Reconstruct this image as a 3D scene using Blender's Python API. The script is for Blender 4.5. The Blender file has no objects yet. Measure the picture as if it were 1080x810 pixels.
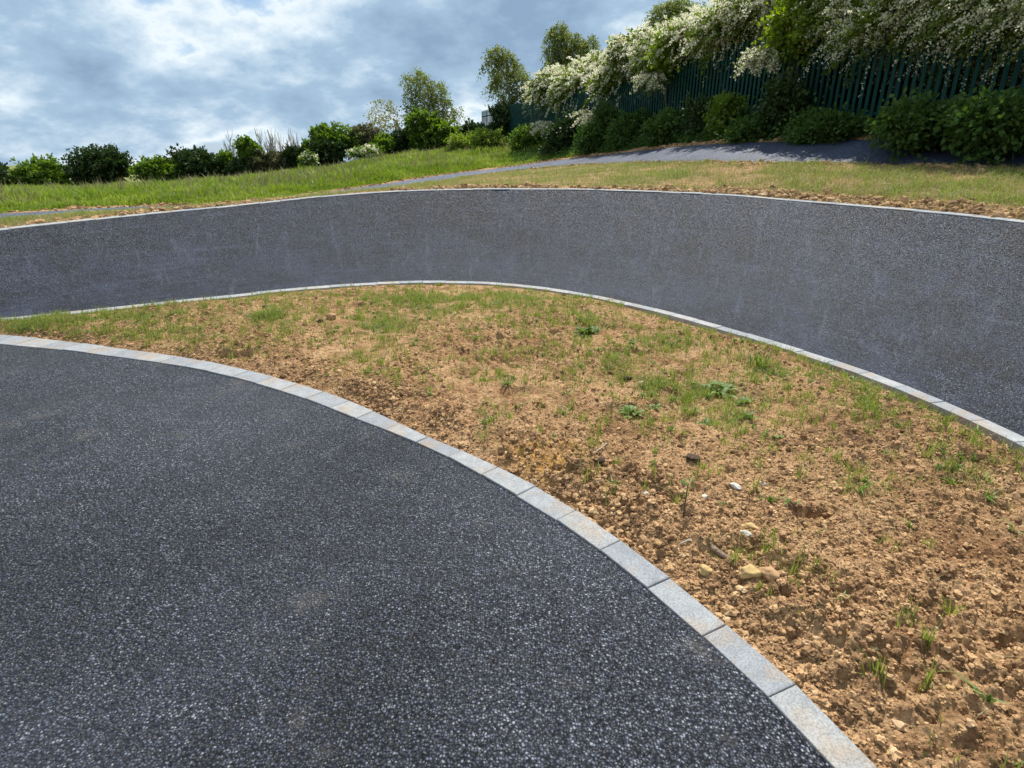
import bpy, math, random
import numpy as np
from mathutils import Vector
rng = np.random.default_rng(7)
random.seed(7)
S = bpy.context.scene
COL = S.collection
R = math.radians
# ------------------------------------------------------------------ camera
FPX = 608.0                       # focal length in pixels of a 1080 px wide picture
PITCH = math.atan((405 - 172) / FPX)
CH = 1.4
cam_d = bpy.data.cameras.new('camera'); cam = bpy.data.objects.new('camera', cam_d); COL.objects.link(cam)
cam.location = (0, 0, CH); cam.rotation_euler = (math.pi / 2 - PITCH, 0, 0)
cam_d.sensor_width = 36; cam_d.lens = 36 * FPX / 1080; cam_d.clip_start = 0.05; cam_d.clip_end = 8000
S.camera = cam
cp, sp = math.cos(PITCH), math.sin(PITCH)

def ray(px, py):
    u = (px - 540) / FPX; v = (405 - py) / FPX
    return u, cp + v * sp, v * cp - sp
def on_z(px, py, z=0.0):
    d = ray(px, py); t = (z - CH) / d[2]; return (d[0] * t, d[1] * t, z)
def at(px, py, Y):
    d = ray(px, py); t = Y / d[1]; return (d[0] * t, Y, CH + d[2] * t)

# ------------------------------------------------------------------ noise
def _hash(ix, iy, seed):
    h = (ix.astype(np.int64) * 374761393 + iy.astype(np.int64) * 668265263 + seed * 1442695041) & 0xffffffff
    h = ((h ^ (h >> 13)) * 1274126177) & 0xffffffff
    h = ((h ^ (h >> 16)) * 2246822519) & 0xffffffff
    return ((h ^ (h >> 15)) & 0xffffff) / float(0xffffff)
def vnoise(x, y, seed=0):
    ix = np.floor(x); iy = np.floor(y); fx = x - ix; fy = y - iy
    fx = fx * fx * fx * (fx * (fx * 6 - 15) + 10); fy = fy * fy * fy * (fy * (fy * 6 - 15) + 10)
    a = _hash(ix, iy, seed); b = _hash(ix + 1, iy, seed); c = _hash(ix, iy + 1, seed); d = _hash(ix + 1, iy + 1, seed)
    return (a * (1 - fx) + b * fx) * (1 - fy) + (c * (1 - fx) + d * fx) * fy - .5
def fbm(x, y, o=4, seed=0):
    s = 0; a = 1.; 
    for k in range(o):
        s = s + a * vnoise(x * 2 ** k + 17.3 * k, y * 2 ** k - 9.1 * k, seed + k); a *= .5
    return s
def worley(x, y, seed=0):
    ix = np.floor(x); iy = np.floor(y); best = np.full(x.shape, 9.); best2 = np.full(x.shape, 9.); idv = np.zeros(x.shape)
    for dx in (-1, 0, 1):
        for dy in (-1, 0, 1):
            cx = ix + dx; cy = iy + dy
            px = cx + _hash(cx, cy, seed); py = cy + _hash(cx, cy, seed + 50)
            d = np.hypot(px - x, py - y)
            r = _hash(cx, cy, seed + 99)
            m = d < best
            best2 = np.where(m, best, np.minimum(best2, d)); idv = np.where(m, r, idv); best = np.where(m, d, best)
    return best, best2, idv

# ------------------------------------------------------------------ feature rows as curves round the camera
def curve(points, extra=()):
    """points: plan (x,y,z); returns az (sorted), d, z"""
    A = [(math.atan2(p[0], p[1]), math.hypot(p[0], p[1]), p[2]) for p in points]
    A += [(R(a), d, z) for a, d, z in extra]
    A.sort(); A = np.array(A)
    az = np.linspace(-math.pi, math.pi, 2881)
    d = np.interp(az, A[:, 0], A[:, 1], period=2 * math.pi); z = np.interp(az, A[:, 0], A[:, 2], period=2 * math.pi)
    k = np.hanning(61); k /= k.sum()
    def sm(v): return np.convolve(np.r_[v[-31:-1], v, v[1:31]], k, 'valid')
    return az, sm(d), sm(z)
def circ_d(a, cx, cy, r):       # distance from the camera to a circle in direction a (deg)
    dx, dy = math.sin(R(a)), math.cos(R(a)); b = dx * cx + dy * cy
    return b + math.sqrt(b * b - (cx * cx + cy * cy - r * r))
E1O = [(-100, 358), (0, 364), (120, 377), (236, 396), (278, 407.6), (368, 440.5), (444, 470), (514.6, 506.7), (540, 522), (597.7, 557), (644, 591), (697.6, 636), (758, 689), (826.5, 754.6), (844, 773), (900, 835), (960, 910)]
E1I = [(-100, 348), (0, 354), (120, 368), (236, 385.6), (289.5, 399), (396, 436), (453, 463.6), (530, 497), (572, 518), (616, 545), (664, 580), (717, 620), (780, 673.6), (844, 728), (900, 785), (960, 850), (1010, 915)]
E2 = [(-100, 344), (0, 342), (120, 329), (236, 316.5), (300, 309), (380, 302.5), (450, 299.8), (520, 301), (600, 311), (680, 328), (750, 347), (800, 362), (844, 376), (920, 402), (1000, 436), (1080, 474), (1200, 540)]
TOP = [(-100, 256), (0, 243), (120, 230), (236, 219), (300, 212), (360, 206), (420, 202), (500, 200), (600, 200), (700, 203), (780, 207), (844, 213), (920, 219), (1000, 226), (1080, 235), (1180, 248)]
PLO = [(-100, 240, 8.4), (0, 233, 9.6), (120, 224, 11), (236, 219.5, 12), (306, 212.5, 13.5), (357, 206, 15.5), (400, 201, 17.3), (433, 196, 18.8), (480, 188, 21), (540, 180.5, 22.2), (582, 176, 20.8), (640, 172, 17.6), (700, 170.5, 14.8), (760, 170, 12.8), (844, 170.5, 11.3), (960, 173, 10), (1080, 177, 9), (1250, 182, 8)]
PHI = [(-100, 232, 10), (0, 226, 11.6), (120, 219, 13), (236, 216, 14), (306, 209, 15.8), (357, 201.5, 18), (400, 195, 20), (433, 190, 21.6), (480, 183, 24.2), (540, 176, 26), (582, 169.5, 25), (640, 162.5, 20.9), (700, 155.5, 17.2), (760, 150.5, 15), (844, 148.5, 13.1), (960, 145, 11.6), (1080, 141, 10.5), (1250, 136, 9.2)]
def fence_xy(Y): return 6.9 - .296 * (Y - 13.8)
BASE = [(-100, 205, 40), (0, 202, 42), (120, 198, 43), (236, 192, 44), (300, 184, 45), (350, 176, 46), (400, 168, 47), (450, 160, 48), (490, 156, 47), (520, 156, 42), (540, 157, 37), (582, 159.5, 30), (613, 158, 26.4), (640, 155.5, 23.3), (700, 150, 18.6), (760, 146.5, 16), (844, 144, 13.9), (960, 139, 11.9), (1080, 134, 10.6), (1250, 128, 9.3)]

TC = (-1.0, 4.2, 5.65)
def top_pts():
    out = []
    for px, py in TOP:
        d = ray(px, py); a = math.degrees(math.atan2(d[0], d[1]))
        dd = circ_d(a, *TC); t = dd / math.hypot(d[0], d[1]); out.append((d[0] * t, d[1] * t, CH + d[2] * t))
    return out
c0 = curve([on_z(*p) for p in E1O], [(a, circ_d(a, -4.57, -1.64, 6.0), 0) for a in range(70, 181, 10)] + [(-175, 2.3, 0), (-120, 5, 0), (-90, 7.5, 0), (-65, 7.2, 0)])
c1 = curve([on_z(*p) for p in E1I], [(a, circ_d(a, -4.57, -1.64, 6.12), 0) for a in range(70, 181, 10)] + [(-175, 2.42, 0), (-120, 5.12, 0), (-90, 7.65, 0), (-65, 7.4, 0)])
c2 = curve([on_z(*p) for p in E2], [(-175, 5, 0), (-120, 8, 0), (-90, 9.5, 0), (-65, 8.4, 0), (80, 4, 0), (120, 4.4, 0), (160, 5, 0)])
c3 = (c2[0], c2[1] + .10, c2[2])
c4 = curve(top_pts(), [(-175, 8, .9), (-120, 11, .8), (-90, 12, .7), (-65, 10.6, .6), (80, 6.6, .9), (120, 7, .9), (160, 7.7, .9)])
c5 = (c4[0], c4[1] + .10, c4[2])
c6 = curve([at(*p) for p in PLO], [(-175, 11, 1.2), (-120, 13.5, .9), (-90, 14, .7), (-65, 12.6, .6), (90, 9.5, 1.3), (130, 10, 1.3)])
c7 = curve([at(*p) for p in PHI], [(-175, 13, 1.6), (-120, 15.5, 1.1), (-90, 16, .8), (-65, 14.8, .7), (90, 11.5, 1.8), (130, 12, 1.8)])
c8 = curve([at(*p) for p in BASE], [(-175, 25, 2), (-120, 45, 1), (-90, 60, 0), (-65, 55, -.5), (90, 13, 2.0), (130, 15, 2)])
AZ = c0[0]
def row_at(c, a): return np.interp(a, AZ, c[1]), np.interp(a, AZ, c[2])
PROF = lambda s: .06 * s + .94 * s ** 2.5
LANDROWS = [c5, c6, c7, c8]
def hgt(x, y):
    """height of the built ground at plan points"""
    x = np.asarray(x, float); y = np.asarray(y, float)
    a = np.arctan2(x, y); d = np.hypot(x, y)
    z = np.zeros_like(d)
    d2, _ = row_at(c3, a); d4, z4 = row_at(c4, a)
    s = np.clip((d - d2) / (d4 - d2), 0, 1)
    z = np.where(d > d2, z4 * PROF(s), z)
    pr = row_at(c5, a)
    for c in LANDROWS[1:]:
        cur = row_at(c, a); t = np.clip((d - pr[0]) / np.maximum(cur[0] - pr[0], .01), 0, 1)
        z = np.where(d > pr[0], pr[1] * (1 - t) + cur[1] * t, z); pr = cur
    t = np.clip((d - pr[0]) / 60, 0, 1)
    z = np.where(d > pr[0], pr[1] * (1 - t) + (pr[1] - 3) * t, z)
    return z
def isl_bump(x, y):
    """relief of the soil island and of the bare patches"""
    w1, w2, idv = worley(x * 9 + 1.5 * vnoise(x * 6, y * 6, 3), y * 9 + 1.5 * vnoise(x * 6, y * 6, 4), 5)
    clod = np.clip(.55 - w1, 0, 1) * (idv > .45) * idv
    v1, v2, id2 = worley(x * 26, y * 26, 15)
    cl2 = np.clip(.6 - v1, 0, 1) * (id2 > .35)
    v3, _, id3 = worley(x * 60, y * 60, 25)
    rough = np.clip(.62 + 1.3 * fbm(x * .9, y * .9, 2, 33) + .25 * (x > .2) * np.clip((4 - y) / 2, 0, 1), .3, 1.3)
    pits = -np.clip(fbm(x * 3.2, y * 4.5, 3, 41) - .36, 0, 1) * .20
    ridg = -np.abs(fbm(x * 11, y * 11, 3, 52)) * .030
    cl3 = np.clip(.6 - worley(x * 15 + vnoise(x * 20, y * 20, 6), y * 15, 95)[0], 0, 1) * .035
    return .05 * fbm(x * .9, y * .9, 3, 1) + (.040 * fbm(x * 5, y * 5, 4, 2) + ridg + .01 + cl3 + .045 * clod + .024 * cl2 + .010 * np.clip(.6 - v3, 0, 1)) * rough + pits
def soil_z(x, y):
    a = np.arctan2(x, y); d = np.hypot(x, y)
    d1, _ = row_at(c1, a); d2, _ = row_at(c2, a)
    e = np.minimum(d - d1, d2 - d)
    m = np.clip(e / .35, 0, 1); m = m * m * (3 - 2 * m)
    m2 = np.clip(e / .10, 0, 1)
    lip = .042 * np.clip(1 - (d2 - d) / .35, 0, 1) * np.clip(1.6 - x * .8, .15, 1)
    return lip - .030 + .055 * m + .035 * np.clip(e / 1.2, 0, 1) + isl_bump(x, y) * (.25 + .75 * m) * (.4 + .6 * m2)

# ------------------------------------------------------------------ node helpers
def mat(name):
    m = bpy.data.materials.new(name); m.use_nodes = True; n = m.node_tree
    n.nodes.clear(); out = n.nodes.new('ShaderNodeOutputMaterial'); return m, n, out
def nd(n, t, **kw):
    o = n.nodes.new('ShaderNode' + t)
    for k, v in kw.items():
        if k in o.inputs.keys(): o.inputs[k].default_value = v
        else: setattr(o, k, v)
    return o
def ramp(n, fac, stops, interp='LINEAR'):
    r = n.nodes.new('ShaderNodeValToRGB'); r.color_ramp.interpolation = interp
    e = r.color_ramp.elements
    while len(e) > 1: e.remove(e[-1])
    e[0].position = stops[0][0]; e[0].color = (*stops[0][1], 1)
    for p, c in stops[1:]:
        q = e.new(p); q.color = (*c, 1)
    n.links.new(fac, r.inputs[0]); return r.outputs[0]
def mixc(n, f, a, b, mode='MIX'):
    m = n.nodes.new('ShaderNodeMix'); m.data_type = 'RGBA'; m.blend_type = mode
    for s, v in ((m.inputs[0], f), (m.inputs[6], a), (m.inputs[7], b)):
        if isinstance(v, (int, float)): s.default_value = v
        elif isinstance(v, tuple): s.default_value = (*v, 1)
        else: n.links.new(v, s)
    return m.outputs[2]
def mth(n, op, a, b=0.0, clamp=False):
    m = n.nodes.new('ShaderNodeMath'); m.operation = op; m.use_clamp = clamp
    for s, v in zip(m.inputs, (a, b)):
        if isinstance(v, (int, float)): s.default_value = v
        else: n.links.new(v, s)
    return m.outputs[0]
def vec(n, scale=(1, 1, 1), uv=False):
    t = n.nodes.new('ShaderNodeTexCoord'); m = n.nodes.new('ShaderNodeMapping'); m.inputs['Scale'].default_value = scale
    if uv:
        u = n.nodes.new('ShaderNodeUVMap'); n.links.new(u.outputs[0], m.inputs[0])
    else:
        n.links.new(t.outputs['Object'], m.inputs[0])
    return m.outputs[0]
def noise(n, v, scale, detail=4, rough=.55):
    o = nd(n, 'TexNoise'); o.inputs['Scale'].default_value = scale; o.inputs['Detail'].default_value = detail; o.inputs['Roughness'].default_value = rough
    n.links.new(v, o.inputs['Vector']); return o.outputs[0]
def voro(n, v, scale, feature='F1'):
    o = nd(n, 'TexVoronoi'); o.feature = feature; o.inputs['Scale'].default_value = scale; n.links.new(v, o.inputs['Vector']); return o
def sat1(n, c):      # one channel of a colour
    s = n.nodes.new('ShaderNodeSeparateColor'); n.links.new(c, s.inputs[0]); return s.outputs[0]

def mat_asphalt(name, streak=0.0, base=1.0, cell=130, patch=.5, spec=.38):
    m, n, out = mat(name); v = vec(n)
    # slightly warped stones of two sizes
    nz = nd(n, 'TexNoise'); nz.inputs['Scale'].default_value = cell * .55; nz.inputs['Detail'].default_value = 1; n.links.new(v, nz.inputs['Vector'])
    va = n.nodes.new('ShaderNodeVectorMath'); va.operation = 'MULTIPLY_ADD'; n.links.new(nz.outputs['Color'], va.inputs[0]); va.inputs[1].default_value = (.9 / cell,) * 3; n.links.new(v, va.inputs[2])
    vo = voro(n, va.outputs[0], cell); sc = n.nodes.new('ShaderNodeSeparateColor'); n.links.new(vo.outputs['Color'], sc.inputs[0]); rnd = sc.outputs[0]
    big = noise(n, v, 9, 3, .6)
    k = mth(n, 'ADD', rnd, mth(n, 'MULTIPLY', mth(n, 'SUBTRACT', big, .5), .35))
    stone = ramp(n, k, [(0, (.006 * base, .007 * base, .012 * base)), (.42, (.020 * base, .023 * base, .036 * base)), (.70, (.055 * base, .062 * base, .088 * base)), (.88, (.15 * base, .162 * base, .20 * base)), (1, (.34, .35, .38))])
    gap = ramp(n, vo.outputs['Distance'], [(.25, (1, 1, 1)), (.55, (.12, .12, .13))])
    c = mixc(n, 1, stone, gap, 'MULTIPLY')
    pn = noise(n, v, .75, 5, .6)
    pf = ramp(n, pn, [(.42, (0, 0, 0)), (.68, (1, 1, 1))])
    c = mixc(n, mth(n, 'MULTIPLY', pf, patch * .4), c, (.075, .084, .108))
    dk = noise(n, vec(n, (1.0, 1.35, 1)), .62, 4, .6)
    c = mixc(n, 1, c, ramp(n, dk, [(.40, (.62, .62, .64)), (.60, (1.12, 1.12, 1.12))]), 'MULTIPLY')
    bn = noise(n, v, 2.3, 6, .7)
    c = mixc(n, mth(n, 'MULTIPLY', ramp(n, bn, [(.57, (0, 0, 0)), (.72, (1, 1, 1))]), .30 if not streak else .05), c, (.17, .145, .11))
    if streak:
        uvv = vec(n, (1, 1, 1), True)
        def st(scl, rot, sc_, lo, hi, f, col):
            nonlocal c
            mp = n.nodes.new('ShaderNodeMapping'); mp.inputs['Scale'].default_value = (*scl, 1); mp.inputs['Rotation'].default_value = (0, 0, rot); n.links.new(uvv, mp.inputs[0])
            q = noise(n, mp.outputs[0], sc_, 7, .78)
            c = mixc(n, mth(n, 'MULTIPLY', ramp(n, q, [(lo, (0, 0, 0)), (hi, (1, 1, 1))]), f), c, col)
        st((1.1, .8), .9, 1.3, .44, .66, streak, (.042, .050, .075))
        st((5.5, .7), 1.05, 1.3, .55, .68, streak * .8, (.125, .13, .15))
        st((4, .45), -.85, 1.3, .57, .70, streak * .6, (.12, .125, .135))
        st((.4, 5), -.12, 1.5, .53, .70, streak * .9, (.085, .092, .115))
        c = mixc(n, 1, c, (.86, .96, 1.16), 'MULTIPLY')
    b = nd(n, 'BsdfPrincipled'); n.links.new(c, b.inputs['Base Color'])
    n.links.new(mth(n, 'ADD', mth(n, 'MULTIPLY', sc.outputs[1], .4), .35), b.inputs['Roughness'])
    b.inputs['Specular IOR Level'].default_value = spec
    # faceted stones: each cell is a tilted plane
    df = n.nodes.new('ShaderNodeVectorMath'); df.operation = 'SUBTRACT'; n.links.new(va.outputs[0], df.inputs[0]); n.links.new(vo.outputs['Position'], df.inputs[1])
    cc = n.nodes.new('ShaderNodeVectorMath'); cc.operation = 'SUBTRACT'; n.links.new(vo.outputs['Color'], cc.inputs[0]); cc.inputs[1].default_value = (.5, .5, .5)
    dt = n.nodes.new('ShaderNodeVectorMath'); dt.operation = 'DOT_PRODUCT'; n.links.new(df.outputs[0], dt.inputs[0]); n.links.new(cc.outputs[0], dt.inputs[1])
    bh = mth(n, 'ADD', mth(n, 'MULTIPLY', dt.outputs['Value'], 2.2 * cell), mth(n, 'MULTIPLY', vo.outputs['Distance'], -1.0))
    bh = mth(n, 'ADD', bh, mth(n, 'MULTIPLY', rnd, .7))
    bp = nd(n, 'Bump'); bp.inputs['Strength'].default_value = 1.0; bp.inputs['Distance'].default_value = .0035
    n.links.new(bh, bp.inputs['Height']); n.links.new(bp.outputs[0], b.inputs['Normal']); n.links.new(b.outputs[0], out.inputs[0]); return m

def mat_soil(name, attr=False, pale=1.0):
    m, n, out = mat(name); v = vec(n)
    a = noise(n, v, 1.3, 5, .6); f = noise(n, v, 38, 6, .75)
    g = noise(n, v, 7, 5, .7)
    c1_ = ramp(n, a, [(.3, (.23 * pale, .125 * pale, .058 * pale)), (.5, (.34 * pale, .192 * pale, .090 * pale)), (.7, (.44 * pale, .262 * pale, .128 * pale))])
    c = mixc(n, ramp(n, g, [(.42, (0, 0, 0)), (.62, (.85, .85, .85))]), c1_, (.50 * pale, .32 * pale, .17 * pale))
    c = mixc(n, ramp(n, g, [(.30, (.9, .9, .9)), (.44, (0, 0, 0))]), c, (.10, .062, .036))
    oc = nd(n, 'Attribute'); oc.attribute_name = 'ochre'
    c = mixc(n, oc.outputs['Fac'], c, (.52, .30, .075))
    c = mixc(n, .9, c, ramp(n, f, [(.32, (.16, .14, .13)), (.45, (.78, .76, .74)), (.56, (1.08, 1.06, 1.04)), (.72, (1.5, 1.5, 1.5))]), 'MULTIPLY')
    rd = noise(n, v, 3.1, 4, .6)
    c = mixc(n, mth(n, 'MULTIPLY', ramp(n, rd, [(.52, (0, 0, 0)), (.68, (1, 1, 1))]), .45), c, (.26, .125, .055))
    if attr:
        at_ = nd(n, 'Attribute'); at_.attribute_name = 'green'
        gf = noise(n, v, 14, 5, .7)
        gc = ramp(n, gf, [(.3, (.06, .09, .02)), (.55, (.14, .18, .04)), (.75, (.25, .26, .09))])
        k = mth(n, 'MULTIPLY', at_.outputs['Fac'], mth(n, 'ADD', mth(n, 'MULTIPLY', gf, 2.2), -.25, ), True)
        c = mixc(n, k, c, gc)
    b = nd(n, 'BsdfPrincipled'); n.links.new(c, b.inputs['Base Color']); b.inputs['Roughness'].default_value = .95; b.inputs['Specular IOR Level'].default_value = .15
    vo = voro(n, v, 75)
    h = mth(n, 'ADD', mth(n, 'MULTIPLY', f, 1.4), mth(n, 'MULTIPLY', vo.outputs['Distance'], -.7))
    bp = nd(n, 'Bump'); bp.inputs['Strength'].default_value = .9; bp.inputs['Distance'].default_value = .012
    n.links.new(h, bp.inputs['Height']); n.links.new(bp.outputs[0], b.inputs['Normal']); n.links.new(b.outputs[0], out.inputs[0]); return m
def mat_stone(name, stops, rough=.9, sc=30, bump=.004, spec=.25):
    m, n, out = mat(name); v = vec(n); f = noise(n, v, sc, 6, .7)
    ge = nd(n, 'NewGeometry')
    k = mth(n, 'ADD', mth(n, 'MULTIPLY', ge.outputs['Random Per Island'], .75), mth(n, 'MULTIPLY', f, .3))
    c = ramp(n, k, stops)
    c = mixc(n, .5, c, ramp(n, f, [(.3, (.45, .45, .45)), (.6, (1.1, 1.1, 1.1))]), 'MULTIPLY')
    b = nd(n, 'BsdfPrincipled'); n.links.new(c, b.inputs['Base Color']); b.inputs['Roughness'].default_value = rough; b.inputs['Specular IOR Level'].default_value = spec
    bp = nd(n, 'Bump'); bp.inputs['Strength'].default_value = .8; bp.inputs['Distance'].default_value = bump
    n.links.new(f, bp.inputs['Height']); n.links.new(bp.outputs[0], b.inputs['Normal']); n.links.new(b.outputs[0], out.inputs[0]); return m
def mat_concrete(name, tone=1.0):
    m, n, out = mat(name); v = vec(n)
    oi = nd(n, 'ObjectInfo')
    f = noise(n, v, 150, 5, .8); g = noise(n, v, 14, 8, .75); s = noise(n, v, 5.3, 4, .6)
    c = ramp(n, g, [(.3, (.25 * tone, .262 * tone, .275 * tone)), (.7, (.41 * tone, .415 * tone, .415 * tone))])
    rr = ramp(n, oi.outputs['Random'], [(0, (.80, .82, .86)), (.5, (1, 1, 1)), (1, (1.12, 1.08, 1.02))])
    c = mixc(n, 1, c, rr, 'MULTIPLY')
    c = mixc(n, mth(n, 'MULTIPLY', ramp(n, s, [(.50, (0, 0, 0)), (.66, (1, 1, 1))]), .55), c, (.36, .26, .165))
    c = mixc(n, .9, c, ramp(n, f, [(.33, (.42, .42, .42)), (.5, (.95, .95, .95)), (.68, (1.25, 1.25, 1.25))]), 'MULTIPLY')
    sp_ = noise(n, v, 31, 4, .8)
    c = mixc(n, mth(n, 'MULTIPLY', ramp(n, sp_, [(.60, (0, 0, 0)), (.66, (1, 1, 1))]), .55), c, (.17, .15, .13))
    b = nd(n, 'BsdfPrincipled'); n.links.new(c, b.inputs['Base Color']); b.inputs['Roughness'].default_value = .85; b.inputs['Specular IOR Level'].default_value = .3
    bp = nd(n, 'Bump'); bp.inputs['Strength'].default_value = .6; bp.inputs['Distance'].default_value = .002
    n.links.new(f, bp.inputs['Height']); n.links.new(bp.outputs[0], b.inputs['Normal']); n.links.new(b.outputs[0], out.inputs[0]); return m
def mat_leaf(name, stops, trans=.4, rough=.55, gs=1.1, gw=.4):
    m, n, out = mat(name); ge = nd(n, 'NewGeometry')
    v = vec(n); g = noise(n, v, gs, 4, .7)
    k = mth(n, 'ADD', mth(n, 'MULTIPLY', ge.outputs['Random Per Island'], 1 - gw), mth(n, 'MULTIPLY', g, gw))
    if gw > .5: k = mth(n, 'ADD', mth(n, 'MULTIPLY', ge.outputs['Random Per Island'], .35), mth(n, 'MULTIPLY', mth(n, 'SUBTRACT', g, .32), 1.7))
    c = ramp(n, k, stops)
    b = nd(n, 'BsdfPrincipled'); n.links.new(c, b.inputs['Base Color']); b.inputs['Roughness'].default_value = rough; b.inputs['Specular IOR Level'].default_value = .3
    t = nd(n, 'BsdfTranslucent'); hs = nd(n, 'HueSaturation'); hs.inputs['Saturation'].default_value = 1.15; hs.inputs['Value'].default_value = 1.3; n.links.new(c, hs.inputs['Color']); n.links.new(hs.outputs[0], t.inputs[0])
    mx = nd(n, 'MixShader'); mx.inputs[0].default_value = trans; n.links.new(b.outputs[0], mx.inputs[1]); n.links.new(t.outputs[0], mx.inputs[2]); n.links.new(mx.outputs[0], out.inputs[0]); return m
def mat_bark(name, a, b_, sc=(6, 6, 2)):
    m, n, out = mat(name); v = vec(n, sc); f = noise(n, v, 3, 6, .7)
    c = ramp(n, f, [(.35, a), (.65, b_)])
    b = nd(n, 'BsdfPrincipled'); n.links.new(c, b.inputs['Base Color']); b.inputs['Roughness'].default_value = .9
    bp = nd(n, 'Bump'); bp.inputs['Strength'].default_value = .6; bp.inputs['Distance'].default_value = .02
    n.links.new(f, bp.inputs['Height']); n.links.new(bp.outputs[0], b.inputs['Normal']); n.links.new(b.outputs[0], out.inputs[0]); return m

M_TRACK = mat_asphalt('track_asphalt', 0, 1.18, 128, .55, .32)
M_BERM = mat_asphalt('berm_asphalt', .5, .62, 125, .05, .22)
M_PATH = mat_asphalt('path_asphalt', .8, 3.2, 80, 1.6)
M_SOIL = mat_soil('dry_soil', True)
M_BANK = mat_soil('bank_soil', True, .95)
M_CLOD = mat_stone('soil_clod', [(0, (.09, .052, .028)), (.3, (.26, .145, .068)), (.6, (.41, .245, .118)), (.88, (.54, .34, .17)), (1, (.62, .50, .35))])
M_YROCK = mat_stone('yellow_stone', [(0, (.36, .22, .09)), (.5, (.50, .33, .13)), (1, (.58, .42, .2))])
M_WROCK = mat_stone('pale_stone', [(0, (.48, .44, .37)), (1, (.66, .62, .54))])
M_PEAT = mat_stone('dark_peat', [(0, (.03, .02, .014)), (1, (.085, .055, .036))], sc=60)
M_KERB = mat_concrete('kerb_concrete', .88); M_KERBF = mat_concrete('pale_kerb_concrete', .98)
M_GRASS = mat_leaf('grass_blade', [(0, (.09, .13, .025)), (.4, (.18, .23, .05)), (.7, (.27, .32, .08)), (1, (.42, .42, .17))], .45)
M_STRAW = mat_leaf('dry_grass_blade', [(0, (.16, .17, .05)), (.5, (.30, .27, .11)), (1, (.46, .37, .19))], .3)
M_LONG = mat_leaf('long_grass_blade', [(0, (.09, .14, .022)), (.5, (.20, .27, .045)), (.8, (.30, .35, .08)), (1, (.40, .38, .18))], .45, gs=.45, gw=.6)
M_SEED = mat_leaf('seed_head', [(0, (.16, .15, .07)), (1, (.30, .26, .14))], .3)
M_WEED = mat_leaf('weed_leaf', [(0, (.10, .16, .03)), (.5, (.17, .25, .06)), (1, (.27, .34, .12))], .35)
M_HAW = mat_leaf('hawthorn_leaf', [(0, (.06, .095, .016)), (.5, (.13, .18, .032)), (1, (.24, .28, .06))], .5)
M_DARK = mat_leaf('dark_leaf', [(0, (.018, .036, .010)), (.5, (.035, .065, .016)), (1, (.07, .11, .028))], .3)
M_NETT = mat_leaf('nettle_leaf', [(0, (.03, .065, .014)), (.5, (.06, .115, .024)), (1, (.11, .18, .04))], .35, .9)
M_BIR = mat_leaf('birch_leaf', [(0, (.085, .11, .03)), (.5, (.16, .19, .05)), (1, (.27, .29, .09))], .5)
M_BRIGHT = mat_leaf('fresh_leaf', [(0, (.09, .14, .02)), (.5, (.19, .26, .035)), (1, (.31, .36, .06))], .5)
M_SYC = mat_leaf('sycamore_leaf', [(0, (.05, .09, .014)), (.5, (.11, .18, .028)), (1, (.21, .29, .05))], .5)
M_PINK = mat_leaf('dull_leaf', [(0, (.07, .08, .035)), (.5, (.12, .12, .055)), (1, (.20, .17, .09))], .4)
M_YEL = mat_leaf('yellowish_leaf', [(0, (.12, .14, .03)), (.5, (.24, .23, .06)), (1, (.38, .32, .12))], .4)
M_BLOS = mat_leaf('blossom', [(0, (.56, .53, .33)), (.4, (.74, .71, .52)), (1, (.86, .85, .75))], .4, .8)
M_BARK = mat_bark('brown_bark', (.05, .04, .03), (.14, .115, .085))
M_BBARK = mat_bark('birch_bark', (.09, .08, .07), (.45, .42, .38), (3, 3, 9))
M_BARE = mat_bark('bare_twig_bark', (.36, .33, .29), (.52, .49, .44))
M_STICK = mat_bark('stick_bark', (.17, .11, .07), (.36, .25, .17), (30, 30, 30))
M_PTWIG = mat_bark('pale_twig_bark', (.38, .32, .24), (.55, .47, .37), (30, 30, 30))
def mat_paint(name, col):
    m, n, out = mat(name); v = vec(n); f = noise(n, v, 4, 5, .6)
    c = mixc(n, ramp(n, f, [(.4, (0, 0, 0)), (.7, (.5, .5, .5))]), col, tuple(x * .55 for x in col))
    b = nd(n, 'BsdfPrincipled'); n.links.new(c, b.inputs['Base Color']); b.inputs['Roughness'].default_value = .75; b.inputs['Specular IOR Level'].default_value = .2; n.links.new(b.outputs[0], out.inputs[0]); return m
M_FENCE = mat_paint('green_fence_paint', (.005, .050, .042))

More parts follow.
